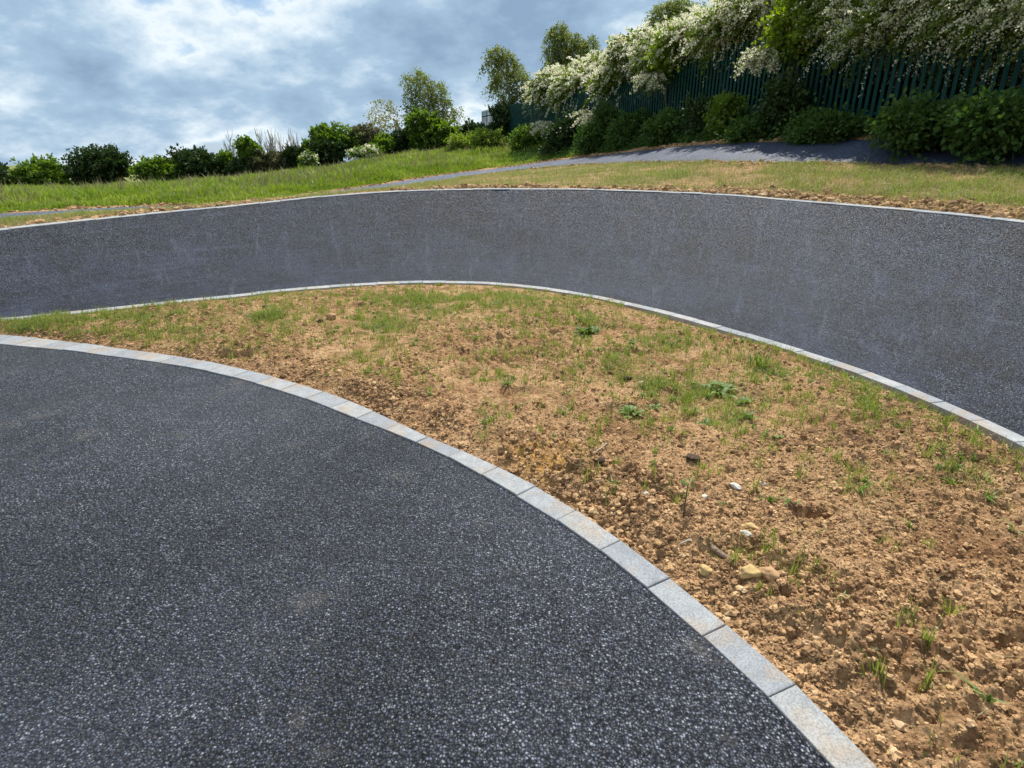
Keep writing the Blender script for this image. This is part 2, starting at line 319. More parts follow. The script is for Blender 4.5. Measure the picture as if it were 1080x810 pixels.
# ------------------------------------------------------------------ object helpers
def tag(o, label=None, cat=None, group=None, kind=None):
    if label: o['label'] = label
    if cat: o['category'] = cat
    if group: o['group'] = group
    if kind: o['kind'] = kind
    return o
def mesh(name, V, F, mats, mi=None, smooth=False, parent=None, loc=None):
    V = np.asarray(V, np.float32)
    me = bpy.data.meshes.new(name)
    if isinstance(F, np.ndarray):
        nf, k = F.shape
        me.vertices.add(len(V)); me.loops.add(nf * k); me.polygons.add(nf)
        if loc is not None: V = V - np.asarray(loc, np.float32)
        me.vertices.foreach_set('co', V.ravel()); me.loops.foreach_set('vertex_index', F.astype(np.int32).ravel())
        me.polygons.foreach_set('loop_start', np.arange(0, nf * k, k, dtype=np.int32))
    else:
        if loc is not None: V = V - np.asarray(loc, np.float32)
        me.from_pydata([tuple(map(float, v)) for v in V], [], [tuple(map(int, f)) for f in F])
    for m in (mats if isinstance(mats, (list, tuple)) else [mats]): me.materials.append(m)
    if mi is not None: me.polygons.foreach_set('material_index', np.asarray(mi, np.int32))
    me.update(calc_edges=True)
    me.polygons.foreach_set('use_smooth', np.full(len(me.polygons), smooth)); me.update()
    o = bpy.data.objects.new(name, me); COL.objects.link(o)
    if parent is not None: o.parent = parent
    if loc is not None and parent is None: o.location = tuple(map(float, loc))
    return o
def empty(name, loc, label=None, cat=None, group=None):
    o = bpy.data.objects.new(name, None); COL.objects.link(o); o.location = tuple(map(float, loc)); o.empty_display_size = .2
    return tag(o, label, cat, group)
def attr(o, name, vals):
    a = o.data.attributes.new(name, 'FLOAT', 'POINT'); a.data.foreach_set('value', np.asarray(vals, np.float32))
def gridfaces(ni, nj):
    i, j = np.meshgrid(np.arange(ni - 1), np.arange(nj - 1), indexing='ij'); a = i * nj + j
    return np.stack([a, a + nj, a + nj + 1, a + 1], -1).reshape(-1, 4)
def strip(name, a0, a1, na, fd, ts, fz, m, kind='structure', smooth=True, uv=None):
    """loft: azimuth x t; fd(a,t)->dist; fz(x,y,a,t)->z"""
    a = np.linspace(R(a0), R(a1), na)[:, None] + 0 * ts[None, :]; t = ts[None, :] + 0 * a
    d = fd(a, t); x = np.sin(a) * d; y = np.cos(a) * d; z = fz(x, y, a, t)
    V = np.stack([x, y, z], -1).reshape(-1, 3); F = gridfaces(na, len(ts))[:, ::-1]
    F = F[:, ::-1] if F is None else F
    o = mesh(name, V, F, m, smooth=smooth)
    tag(o, kind=kind)
    if uv is not None:
        U = uv(a, t, d).reshape(-1, 2); l = o.data.uv_layers.new(name='UVMap')
        idx = np.zeros(len(o.data.loops), np.int32); o.data.loops.foreach_get('vertex_index', idx)
        l.data.foreach_set('uv', U[idx].astype(np.float32).ravel())
    return o, V

# ------------------------------------------------------------------ ground: track, soil island, berm, bank, path, verge
def lerp_rows(ca, cb):
    return lambda a, t: row_at(ca, a)[0] * (1 - t) + row_at(cb, a)[0] * t
def track_z(x, y, a, t): return .075 * fbm(x * .8, y * .8, 2, 71) * np.clip((1 - t) * 4, 0, 1)
strip('track', -180, 180, 721, lambda a, t: np.maximum(row_at(c0, a)[0] + .02, .1) * t, np.linspace(0.001, 1, 90), track_z, M_TRACK)
# ragged soil island, densest towards the camera
ts = np.linspace(0, 1, 520) ** 1.35
o, V = strip('soil', -58, 72, 1150, lerp_rows((AZ, c1[1] - .02, c1[2]), (AZ, c2[1] + .02, c2[2])), ts, lambda x, y, a, t: soil_z(x, y), M_SOIL)
gpatch = [(470, 322, 60, 10, 1.0), (400, 345, 40, 9, .8), (540, 322, 40, 12, .7), (620, 352, 22, 12, .9), (560, 345, 40, 10, .45), (280, 338, 30, 8, .7), (340, 352, 40, 10, .5), (640, 385, 25, 15, .55), (690, 410, 18, 14, .6),
          (735, 420, 45, 18, .5), (800, 390, 14, 12, .9), (540, 402, 14, 6, .6), (517, 445, 14, 10, .55), (665, 437, 16, 8, .6), (770, 450, 20, 20, .4), (600, 320, 40, 8, .6), (700, 370, 30, 10, .45), (150, 345, 70, 9, .6), (20, 343, 60, 7, .5), (930, 430, 50, 18, .5), (1010, 500, 30, 25, .4), (900, 520, 30, 20, .25), (430, 318, 30, 8, .6), (380, 375, 30, 8, .35), (580, 380, 30, 10, .35)]
def to_px(x, y, z):
    dx, dy, dz = x, y, z - CH; fw = dy * cp - dz * sp; up = dy * sp + dz * cp
    return 540 + FPX * dx / fw, 405 - FPX * up / fw
GP = []
for px, py, rx, ry, w in gpatch:
    g = on_z(px, py, .03); q = on_z(px + rx, py, .03); w2 = on_z(px, py + ry, .03); GP.append((g[0], g[1], abs(q[0] - g[0]), max(.06, abs(w2[1] - g[1])), w))
def green_isl(x, y):
    s = np.zeros_like(x)
    for gx, gy, rx, ry, w in GP: s = np.maximum(s, w * np.exp(-.7 * (((x - gx) / rx) ** 2 + ((y - gy) / ry) ** 2)))
    return np.clip(s * (1 + 2.2 * fbm(x * 4, y * 4, 3, 88)) + .25 * np.clip(fbm(x * 1.7, y * 1.7, 3, 61), 0, 1) - .06, 0, 1)
attr(o, 'green', green_isl(V[:, 0], V[:, 1]) * .3)
oc = np.zeros(len(V))
for px, py, r_, w_ in ((560, 478, 26, .8), (585, 492, 22, .9), (600, 476, 12, .7), (548, 497, 12, .6)):
    g = on_z(px, py, .03); q = on_z(px + r_, py, .03); oc = np.maximum(oc, w_ * np.exp(-((V[:, 0] - g[0]) ** 2 + (V[:, 1] - g[1]) ** 2) / (q[0] - g[0]) ** 2))
attr(o, 'ochre', np.clip(oc * (1 + 1.6 * fbm(V[:, 0] * 14, V[:, 1] * 14, 3, 19)), 0, 1))
SOIL = o
# rest of the island outside the picture (coarse)
for k, (a0, a1) in enumerate(((72, 302),)):
    strip('soil', a0, a1, 400, lambda a, t: (lambda b: row_at(c1, b)[0] * (1 - t) + row_at(c2, b)[0] * t)((a + math.pi) % (2 * math.pi) - math.pi), np.linspace(0, 1, 40), lambda x, y, a, t: soil_z(x, y), M_SOIL)
berm, V = strip('berm', -100, 110, 900, lerp_rows(c3, c4), np.linspace(0, 1, 70), lambda x, y, a, t: row_at(c4, a)[1] * PROF(t) + .012 * fbm(x * 1.2, y * 1.2, 3, 9) * np.sin(t * math.pi), M_BERM,
      uv=lambda a, t, d: np.stack([a * 8, t * 3], -1))

def land_bump(x, y, k): return .03 * fbm(x * 1.5, y * 1.5, 3, 12) * k + .02 * fbm(x * 9, y * 9, 3, 13) * k + .03 * np.clip(.5 - worley(x * 5, y * 5, 44)[0], 0, 1) * k
def land(ca, cb, a, t):
    return row_at(ca, a)[0] * (1 - t) + row_at(cb, a)[0] * t
def land_z(x, y, a, d):
    z = hgt(x, y); d5 = row_at(c5, a)[0]; d6 = row_at(c6, a)[0]; d7 = row_at(c7, a)[0]
    inpath = np.clip(1 - np.maximum(d6 - d, d - d7) / .25, 0, 1)
    return z + land_bump(x, y, np.clip((d - d5) / .3, 0, 1) * (1 - inpath * .9)) - .03 * inpath
Vs = []; segs = [(c5, c6, 90), (c6, c7, 12), (c7, c8, 110)]
na = 900; aa = np.linspace(R(-75), R(80), na)
cols = []
for ca, cb, nt in segs:
    t = np.linspace(0, 1, nt + 1)[:-1]
    if ca is c7: t = t ** 1.6
    cols.append(land(ca, cb, aa[:, None], t[None, :]))
d8 = row_at(c8, aa)[0][:, None]
cols.append(d8 + np.array([0, 1, 3, 6, 12, 25, 40, 60])[None, :])
D = np.concatenate(cols, 1); A = aa[:, None] + 0 * D; X = np.sin(A) * D; Y = np.cos(A) * D; Z = land_z(X, Y, A, D)
bank = mesh('bank', np.stack([X, Y, Z], -1).reshape(-1, 3), gridfaces(na, D.shape[1])[:, ::-1], M_BANK, smooth=True); tag(bank, kind='structure')
gx, gy = X.ravel(), Y.ravel(); aaf = A.ravel(); df = D.ravel()
def green_land(x, y):
    a = np.arctan2(x, y); d = np.hypot(x, y); d5 = row_at(c5, a)[0]; d6 = row_at(c6, a)[0]; d7 = row_at(c7, a)[0]
    f = fbm(x * 1.3, y * 1.3, 4, 21)
    left = np.clip((R(-2) - a) / R(14), 0, 1)
    right = np.clip((a - R(20)) / R(8), 0, 1)
    s1 = np.clip(.42 + right * .15 - left * .15 + 1.0 * f, 0, 1) * np.clip((d - d5 - .25 - .6 * right * (f + .3)) / .4, 0, 1) * np.clip((d6 - d) / .35 * (1 - left * .5), 0, 1)
    s2 = np.clip((d - d7 - .25 - .9 * left * 0 - .5 * (f + .4)) / .5, 0, 1)
    return np.where(d < d6, s1, np.where(d < d7, 0, s2))
attr(bank, 'green', green_land(gx, gy))
# far land out to the horizon, all the way round
aa = np.linspace(-math.pi, math.pi, 361); rr = np.array([0, 60, 150, 400, 1200, 5000.])
d8 = row_at(c8, aa)[0]; D = d8[:, None] + 0 * rr[None, :] + rr[None, :] + np.where(rr < 1, 20, 0)[None, :]
A = aa[:, None] + 0 * D; Z = row_at(c8, aa)[1][:, None] - np.array([1.2, 3.1, 5, 7, 9, 12.])[None, :]
g = mesh('ground', np.stack([np.sin(A) * D, np.cos(A) * D, Z], -1).reshape(-1, 3), gridfaces(361, 6)[:, ::-1], M_BANK, smooth=True); tag(g, kind='structure'); attr(g, 'green', np.ones(361 * 6))
# land behind the photographer between the berm and the far land
aa = np.linspace(R(80), R(285), 120); segt = np.linspace(0, 1, 14)
wrap = (aa + math.pi) % (2 * math.pi) - math.pi
inner = row_at(c2, wrap)[0]; outer = row_at(c8, wrap)[0] + 20
D = inner[:, None] * (1 - segt) + outer[:, None] * segt; A = aa[:, None] + 0 * D
Z = row_at(c8, wrap)[1][:, None] * segt - 1.25 * segt
b2 = mesh('bank', np.stack([np.sin(A) * D, np.cos(A) * D, Z], -1).reshape(-1, 3), gridfaces(120, 14)[:, ::-1], M_BANK, smooth=True); tag(b2, kind='structure'); attr(b2, 'green', np.ones(120 * 14))
# path lying on the bank
def pd(a, t):
    jl = .10 * fbm(np.sin(a) * 40, np.cos(a) * 40, 3, 5); jh = .12 * fbm(np.sin(a) * 50, np.cos(a) * 50, 3, 6)
    return (row_at(c6, a)[0] + jl) * (1 - t) + (row_at(c7, a)[0] + jh) * t
strip('path', -75, 80, 900, pd, np.linspace(0, 1, 16), lambda x, y, a, t: hgt(x, y) + .035 * np.sin(np.clip(t, .0, 1) * math.pi) ** .3 - .01, M_PATH, uv=lambda a, t, d: np.stack([a * 12, t * 2], -1))

# ------------------------------------------------------------------ kerbs: rows of blocks
def block_mesh(name, q, ztop, zs, h, m, parent, org, bev=.0045):
    """q: four plan corners (outer0, outer1, inner1, inner0); rounded upper arrises"""
    q = np.array(q); c = q.mean(0); V = []
    def ring(inset, z_off):
        out = []
        for i, p in enumerate(q):
            dvec = c - p; L = np.hypot(*dvec); pp = p + dvec / L * inset * 1.3
            out.append((pp[0], pp[1], zs[i] + z_off))
        return out
    for ins, zz in ((0, -h), (0, ztop - bev), (bev * .35, ztop - bev * .3), (bev, ztop)): V += ring(ins, zz)
    F = []
    for r in range(3):
        for i in range(4): j = (i + 1) % 4; F.append((r * 4 + i, r * 4 + j, (r + 1) * 4 + j, (r + 1) * 4 + i))
    F.append((12, 13, 14, 15)); F.append((3, 2, 1, 0))
    V = np.array(V) - np.array(org)
    o = mesh(name, V, np.array(F), m, smooth=False, parent=parent)
    return o
def kerb(name, label, cOut, cIn, a0, a1, L, ztop, m, phase=0.0, jit=.006):
    aa = np.linspace(R(a0), R(a1), 6000)
    do, zo = row_at(cOut, aa); di, zi = row_at(cIn, aa)
    P = np.stack([np.sin(aa) * do, np.cos(aa) * do], -1); Q = np.stack([np.sin(aa) * di, np.cos(aa) * di], -1)
    s = np.r_[0, np.cumsum(np.hypot(*np.diff(P, axis=0).T))]
    # inner corners: nearest inner point on the normal
    k = np.arange(phase, s[-1] - L, L)
    mid = len(aa) // 2; org = (P[mid, 0], P[mid, 1], zo[mid])
    root = empty(name, org, label, 'kerb')
    T = np.gradient(P, axis=0); T /= np.hypot(*T.T)[:, None]; Nn = np.stack([-T[:, 1], T[:, 0]], -1)
    def inner(i):
        lo, hi = max(0, i - 700), min(len(aa), i + 700)
        w = Q[lo:hi] - P[i]; al = np.abs(w @ T[i]); j = al.argmin(); return Q[lo + j], zi[lo + j]
    for s0 in k:
        g = .0014; i0 = int(np.searchsorted(s, s0 + g)); i1 = int(np.searchsorted(s, s0 + L - g)); i1 = min(i1, len(aa) - 1)
        q0, z0 = inner(i0); q1, z1 = inner(i1)
        jz = rng.uniform(-.4, .4) * jit; jn = Nn[i0] * rng.uniform(-.5, .5) * jit
        z = [zo[i0] + jz, zo[i1] + jz + rng.uniform(-.3, .3) * jit, z1 + jz, z0 + jz]
        block_mesh('block', [P[i0] + jn, P[i1] + jn, q1 + jn, q0 + jn], ztop, z, .12, m, root, org)
    return root
kerb('kerb', 'row of mottled grey concrete kerb blocks between the near asphalt and the bare soil', c0, c1, -55, 95, .252, .008, M_KERB, .19)
c2a = (AZ, c2[1] - .035, c2[2]); c3a = (AZ, c3[1] + .004, c3[2])
kerb('kerb', 'pale grey kerb line along the foot of the banked asphalt berm, behind the soil island', c2a, c3a, -60, 75, .27, .028, M_KERBF, 0)
kerb('kerb', 'thin pale kerb line along the top rim of the banked asphalt berm', (AZ, c4[1] - .002, c4[2]), (AZ, c5[1] + .01, c5[2] + .012), -60, 75, .30, .005, M_KERBF, 0)

# ------------------------------------------------------------------ lumps: clods and stones
def ico(sub):
    t = (1 + 5 ** .5) / 2
    V = [(-1, t, 0), (1, t, 0), (-1, -t, 0), (1, -t, 0), (0, -1, t), (0, 1, t), (0, -1, -t), (0, 1, -t), (t, 0, -1), (t, 0, 1), (-t, 0, -1), (-t, 0, 1)]
    F = [(0, 11, 5), (0, 5, 1), (0, 1, 7), (0, 7, 10), (0, 10, 11), (1, 5, 9), (5, 11, 4), (11, 10, 2), (10, 7, 6), (7, 1, 8), (3, 9, 4), (3, 4, 2), (3, 2, 6), (3, 6, 8), (3, 8, 9), (4, 9, 5), (2, 4, 11), (6, 2, 10), (8, 6, 7), (9, 8, 1)]
    V = [np.array(v) / np.linalg.norm(v) for v in V]
    for _ in range(sub):
        cache = {}; nf = []
        def mid(a, b):
            k = (min(a, b), max(a, b))
            if k not in cache:
                p = V[a] + V[b]; V.append(p / np.linalg.norm(p)); cache[k] = len(V) - 1
            return cache[k]
        for a, b, c in F:
            ab, bc, ca = mid(a, b), mid(b, c), mid(c, a); nf += [(a, ab, ca), (b, bc, ab), (c, ca, bc), (ab, bc, ca)]
        F = nf
    return np.array(V), np.array(F)
def lumps(P, size, sub, flat=(.6, 1), rough=.22):
    """many deformed lumps in one array"""
    V0, F0 = ico(sub); n = len(P); nv = len(V0)
    r = 1 + rough * rng.normal(size=(n, nv)); ph = rng.uniform(0, 6.28, (n, 3)); 
    r += .22 * np.sin(V0[None, :, 0] * 2.3 + ph[:, 0:1]) * np.cos(V0[None, :, 1] * 2.1 + ph[:, 1:2]) 
    sc = np.stack([rng.uniform(.7, 1.3, n), rng.uniform(.7, 1.1, n), rng.uniform(*flat, n)], -1)
    v = V0[None] * r[..., None] * sc[:, None, :] * np.asarray(size)[:, None, None]
    th = rng.uniform(0, 6.28, n); tx = rng.uniform(-.5, .5, n)
    c, s = np.cos(tx)[:, None], np.sin(tx)[:, None]; y = v[..., 1] * c - v[..., 2] * s; z = v[..., 1] * s + v[..., 2] * c; v = np.stack([v[..., 0], y, z], -1)
    c, s = np.cos(th)[:, None], np.sin(th)[:, None]; x = v[..., 0] * c - v[..., 1] * s; y = v[..., 0] * s + v[..., 1] * c; v = np.stack([x, y, v[..., 2]], -1)
    v += np.asarray(P)[:, None, :]
    F = (F0[None] + (np.arange(n) * nv)[:, None, None]).reshape(-1, 3)
    return v.reshape(-1, 3), F
def scatter_isl(n, near=True, pw=1.0):
    a = rng.uniform(R(-55), R(68), n); d1 = row_at(c1, a)[0]; d2 = row_at(c2, a)[0]
    t = rng.uniform(0, 1, n) ** pw
    d = d1 + .01 + (d2 - .05 - d1) * t; return np.sin(a) * d, np.cos(a) * d
EXC = np.array([on_z(*q, .03)[:2] for q in ((744, 604), (789, 607), (811, 609), (827, 592), (791, 557), (787, 565), (776, 514), (804, 511), (743, 524), (681, 521), (676, 404), (731, 485), (745, 575), (753, 582), (763, 589), (774, 594), (724, 573), (731, 570), (721, 547), (790, 612), (811, 614), (744, 608))])
def clear(x, y):
    k = np.ones(len(x), bool)
    for ex, ey in EXC: k &= np.hypot(x - ex, y - ey) > .032
    return k
VV = []; FF = []; off = 0
for n, lo, hi, sub, pw in ((26000, .004, .013, 1, 1.3), (1100, .012, .024, 2, 1.8), (130000, .002, .007, 0, 1.4)):
    x, y = scatter_isl(n, pw=pw)
    k = (fbm(x * 1.7, y * 1.7, 3, 77) + rng.uniform(-.35, .35, n) + .18 * (x > .4) - .12 * (y > 4)) > -.05; k &= clear(x, y) | (hi < .01); x = x[k]; y = y[k]
    sz = lo + (hi - lo) * rng.uniform(0, 1, len(x)) ** 2.2
    z = soil_z(x, y) + sz * .15
    v, f = lumps(np.stack([x, y, z], -1), sz, sub, (.5, .9)); VV.append(v); FF.append(f + off); off += len(v)
for px, py, r_, n in ((403, 420, 26, 420), (385, 412, 14, 120), (600, 520, 40, 500), (640, 545, 30, 400), (700, 520, 26, 200), (430, 390, 22, 120), (690, 590, 26, 240), (800, 600, 45, 260), (735, 640, 40, 260), (820, 680, 50, 260), (470, 440, 14, 90), (330, 392, 26, 150), (650, 395, 20, 60), (560, 470, 26, 160)):
    g = on_z(px, py, .03); q = on_z(px + r_, py, .03); rr_ = abs(q[0] - g[0]); x = g[0] + rng.normal(0, rr_ * .6, n); y = g[1] + rng.normal(0, rr_ * .8, n)
    aq = np.arctan2(x, y); dq = np.hypot(x, y); kk = clear(x, y) & (dq > row_at(c1, aq)[0] + .015) & (dq < row_at(c2, aq)[0] - .06); x = x[kk]; y = y[kk]
    sz = .0035 + .014 * rng.uniform(0, 1, len(x)) ** 2.6; z = soil_z(x, y) + sz * .4; v, f = lumps(np.stack([x, y, z], -1), sz, 1, (.55, 1)); VV.append(v); FF.append(f + off); off += len(v)
clods = mesh('soil_clods', np.concatenate(VV), np.concatenate(FF), M_CLOD, smooth=False)
tag(clods, 'loose brown crumbs and clods of dry soil strewn over the island', 'soil clods', kind='stuff')
# clods along the verges of the back path and behind the rim of the berm
n = 9000; a = rng.uniform(R(-42), R(45), n); w = rng.integers(0, 3, n)
d = np.where(w == 0, row_at(c5, a)[0] + np.abs(rng.normal(0, .35, n)) + .03, np.where(w == 1, row_at(c6, a)[0] - np.abs(rng.normal(0, .35, n)), row_at(c7, a)[0] + np.abs(rng.normal(0, .3, n))))
x = np.sin(a) * d; y = np.cos(a) * d; sz = .012 + .045 * rng.uniform(0, 1, n) ** 3
keep = fbm(x, y, 3, 91) + rng.uniform(-.3, .3, n) > -.05; keep |= (a > R(18)) & (w == 0)
x, y, sz = x[keep], y[keep], sz[keep]; z = land_z(x, y, np.arctan2(x, y), np.hypot(x, y)) + sz * .2
v, f = lumps(np.stack([x, y, z], -1), sz, 1, (.5, .9))
o = mesh('soil_clods', v, f, M_CLOD); tag(o, 'loose clods of soil along the edges of the path beyond the berm', 'soil clods', kind='stuff')

def isl_pt(px, py):
    p = on_z(px, py, .03)
    for _ in range(4): z = float(soil_z(np.array([p[0]]), np.array([p[1]]))[0]); p = on_z(px, py, z)
    return p
def rock(name, px, py, wpx, asp, m, label, cat, rot=0., flat=.65, sub=3, rough=.03, sink=.25):
    p = isl_pt(px, py); sc = wpx / FPX * math.hypot(p[1], CH) / 2
    V0, F0 = ico(sub); ph = rng.uniform(0, 6.28, 6)
    r = 1 + .17 * np.sin(V0[:, 0] * 2.6 + ph[0]) * np.cos(V0[:, 1] * 2.2 + ph[1]) + .12 * np.sin(V0[:, 2] * 4 + ph[2] + V0[:, 0] * 3) + .07 * np.sin(V0[:, 1] * 7 + ph[3]) * np.cos(V0[:, 2] * 6 + ph[4]) + rough * rng.normal(size=len(V0))
    # flatten a few facets
    for _ in range(5):
        nn = rng.normal(size=3); nn /= np.linalg.norm(nn); dd = V0 @ nn * r; r = np.where(dd > .78, r * .78 / np.maximum(dd, .01), r)
    v = V0 * r[:, None] * np.array([1, asp, flat]) * sc
    c, s = math.cos(rot), math.sin(rot); v = np.stack([v[:, 0] * c - v[:, 1] * s, v[:, 0] * s + v[:, 1] * c, v[:, 2]], -1)
    z = p[2] + sc * flat * .55
    o = mesh(name, v, F0, m, smooth=True); o.location = (p[0], p[1], z); return tag(o, label, cat)
rock('stone', 744, 604, 14, .9, M_YROCK, 'small rounded ochre stone in the soil, nearest the kerb of the three ochre ones', 'stone', .5)
rock('stone', 789, 607, 22, .7, M_YROCK, 'large ochre stone touching a browner one near the lower right kerb', 'stone', .15)
rock('stone', 811, 609, 20, .8, M_CLOD, 'brownish lump of stone just right of the large ochre stone', 'stone', -.5)
rock('stone', 827, 592, 20, 1.5, M_CLOD, 'long brown stone behind and right of the ochre stones', 'stone', .6)
rock('stone', 791, 557, 16, .5, M_YROCK, 'flat tan stone just behind the largest white stone', 'stone', -.3, .4)
rock('stone', 787, 565, 15, .5, M_WROCK, 'largest white stone, lying flat just in front of a tan one', 'stone', -.5, .45)
rock('stone', 776, 514, 8, 1.7, M_WROCK, 'narrow white stone standing in the middle of the right side of the soil', 'stone', .5, .6)
rock('stone', 804, 511, 8, .6, M_WROCK, 'small white stone lying right of the narrow white one', 'stone', -.6, .5)
rock('stone', 743, 524, 7, .8, M_WROCK, 'small white stone beside the upright leafy twig', 'stone', .3, .5)
rock('stone', 681, 521, 6, .8, M_WROCK, 'tiny white stone on the soil left of the upright leafy twig', 'stone', .3, .5)
rock('stone', 676, 404, 5, .8, M_WROCK, 'tiny white stone in the thin grass near the middle of the soil', 'stone', .3, .5)
rock('clod', 731, 485, 18, .7, M_PEAT, 'dark peaty clod above the upright leafy twig', 'clod', .2, .4, 3, .10)
rock('clod', 732, 380, 13, .6, M_PEAT, 'flat black clod near the far kerb on the right part of the soil', 'clod', .1, .35, 2, .1)
rock('clod', 661, 400, 10, .7, M_PEAT, 'small black clod beside the tiny white stone in thin grass', 'clod', .1, .5, 2, .1)
rock('clod', 350, 336, 11, .8, M_CLOD, 'reddish brown clod in the grass at the left of the soil', 'clod', .1, .8, 2, .1)
rock('clod', 338, 340, 7, .8, M_PEAT, 'small black clod just left of a brown clod in the grass', 'clod', .1, .6, 2, .1)
rock('clod', 632, 487, 12, .8, M_PEAT, 'black clod on the yellowish soil near the kerb', 'clod', .4, .5, 2, .12)
rock('clod', 279, 324, 6, .6, M_PEAT, 'tiny black clod at the far left of the soil below the far kerb', 'clod', .1, .5, 2, .1)
# ------------------------------------------------------------------ tubes
def tube(V, F, P, r, k=6):
    P = [Vector(p) for p in P]; b = len(V)
    for i, p in enumerate(P):
        t = (P[min(i + 1, len(P) - 1)] - P[max(i - 1, 0)]).normalized()
        u = t.cross(Vector((0, 0, 1)) if abs(t.z) < .9 else Vector((1, 0, 0))).normalized(); w = t.cross(u)
        for j in range(k):
            a = 2 * math.pi * j / k; q = p + (u * math.cos(a) + w * math.sin(a)) * r[i]; V.append(tuple(q))
    for i in range(len(P) - 1):
        for j in range(k): j2 = (j + 1) % k; F.append((b + i * k + j, b + i * k + j2, b + (i + 1) * k + j2, b + (i + 1) * k + j))
def ipts(L, dz=.008): return [(lambda q: (q[0], q[1], q[2] + dz))(isl_pt(*p)) for p in L]
def stick(name, P, r, m, label, cat):
    V = []; F = []; tube(V, F, P, r, 8); V = np.array(V)
    o = mesh(name, V - np.array(P[0]), np.array(F), m, smooth=True); o.location = tuple(map(float, P[0])); return tag(o, label, cat)
stick('stick', ipts([(738, 569), (745, 574), (753, 582), (763, 589), (774, 594)], .012), [.005, .011, .012, .010, .005], M_STICK, 'thick brown piece of root lying on the soil above the ochre stones', 'stick')
stick('stick', ipts([(716, 576), (724, 573), (731, 570), (739, 570)], .010), [.002, .004, .004, .003], M_PTWIG, 'thin pale twig lying at the left end of the brown root', 'stick')
stick('stick', ipts([(625, 481), (634, 475), (640, 470)], .014), [.002, .003, .002], M_PTWIG, 'short pale twig beside a black clod on yellowish soil', 'stick')
# ------------------------------------------------------------------ leaves
def leaf_quads(P, D, L, W, bend=0.0):
    """diamond leaves: base P, direction D, length, width"""
    n = len(P); D = D / np.maximum(np.linalg.norm(D, axis=1, keepdims=True), 1e-6)
    q = rng.normal(size=(n, 3)); s = np.cross(D, q); s /= np.maximum(np.linalg.norm(s, axis=1, keepdims=True), 1e-6)
    L = np.broadcast_to(L, (n,))[:, None]; W = np.broadcast_to(W, (n,))[:, None]
    v = np.stack([P, P + D * L * .45 + s * W * .5, P + D * L, P + D * L * .5 - s * W * .5], 1)
    return v.reshape(-1, 3), np.arange(n * 4).reshape(n, 4)
def blades(x, y, z, h, w, lean=.4, seg=1):
    n = len(x); th = rng.uniform(0, 6.28, n); ld = rng.uniform(0, 6.28, n); le = np.abs(rng.normal(0, lean, n)) * h
    bx, by = np.cos(th) * w / 2, np.sin(th) * w / 2; lx, ly = np.cos(ld) * le, np.sin(ld) * le
    b0 = np.stack([x - bx, y - by, z - .01], -1); b1 = np.stack([x + bx, y + by, z - .01], -1)
    m0 = np.stack([x - bx * .7 + lx * .3, y - by * .7 + ly * .3, z + h * .6], -1); m1 = np.stack([x + bx * .7 + lx * .3, y + by * .7 + ly * .3, z + h * .6], -1)
    t = np.stack([x + lx, y + ly, z + h * .92], -1)
    V = np.stack([b0, b1, m1, m0, t], 1).reshape(-1, 3); k = np.arange(n)[:, None] * 5
    F = np.concatenate([k + np.array([0, 1, 2, 3]), k + np.array([3, 2, 4, 4])], 0)
    return V, k
def grass(name, sets, label, cat='grass'):
    Vs, Fs, mi, off = [], [], [], 0; mats = []
    for (x, y, z, h, w, lean, m) in sets:
        V, k = blades(x, y, z, h, w, lean); n = len(x)
        mats.append(m); Vs.append(V)
        f3 = np.concatenate([k + np.array([0, 1, 2]), k + np.array([0, 2, 3]), k + np.array([3, 2, 4])], 0) + off
        Fs.append(f3); mi += [len(mats) - 1] * len(f3); off += len(V)
    o = mesh(name, np.concatenate(Vs), np.concatenate(Fs), mats, mi); return tag(o, label, cat, kind='stuff')
# thin grass on the island
def isl_grass(n, thr, seed, dry=False):
    a = rng.uniform(R(-50), R(60), n); d1 = row_at(c1, a)[0]; d2 = row_at(c2, a)[0]; d = d1 + .12 + (d2 - d1 - .2) * rng.uniform(0, 1, n) ** .8
    x = np.sin(a) * d; y = np.cos(a) * d
    # tufts: pull towards cell centres
    p = np.clip(green_isl(x, y) * .75 * np.clip(1 + 2.5 * fbm(x * 9, y * 9, 2, 67), .05, 1.6) + .12 * np.clip((y - 2.6) / 2, 0, 1) * np.clip(.5 + 1.6 * fbm(x * 3, y * 3, 3, 17), 0, 1), 0, 1) if not dry else np.clip(.10 + .5 * green_isl(x, y) + .25 * fbm(x * 2, y * 2, 3, 7), 0, 1) * np.clip((y - 1.5) / 2, .1, 1)
    cl = .5 + 1.8 * vnoise(x * 22, y * 22, seed)
    k = rng.uniform(0, 1, n) < p * thr * np.clip(cl, 0, 1.4) * np.clip(d / 5, .2, 1); return x[k], y[k]
x, y = isl_grass(800000, .8, 3); x2, y2 = isl_grass(420000, .6, 4, True)
def cluster(n, m, spread, floor=.0):
    a = rng.uniform(R(-48), R(58), n); d1 = row_at(c1, a)[0]; d2 = row_at(c2, a)[0]; d = d1 + .15 + (d2 - d1 - .25) * rng.uniform(0, 1, n) ** .8
    x = np.sin(a) * d; y = np.cos(a) * d; k = rng.uniform(0, 1, n) < np.maximum(green_isl(x, y), floor * np.clip((y - 1.8) / 2, .1, 1)); x = x[k]; y = y[k]
    sp_ = spread * rng.uniform(.5, 1.6, len(x)); sz = rng.uniform(.4, 1.3, len(x))
    return np.repeat(x, m) + rng.normal(size=len(x) * m) * np.repeat(sp_, m), np.repeat(y, m) + rng.normal(size=len(x) * m) * np.repeat(sp_, m), np.repeat(sz, m)
tx, ty, tz = cluster(9500, 16, .018, .20); wx, wy, wz = cluster(2300, 9, .004, .16); sx_, sy_, sz_ = cluster(1800, 9, .03, .3)
k = rng.uniform(0, 1, len(x)) < .5; x = x[k]; y = y[k]
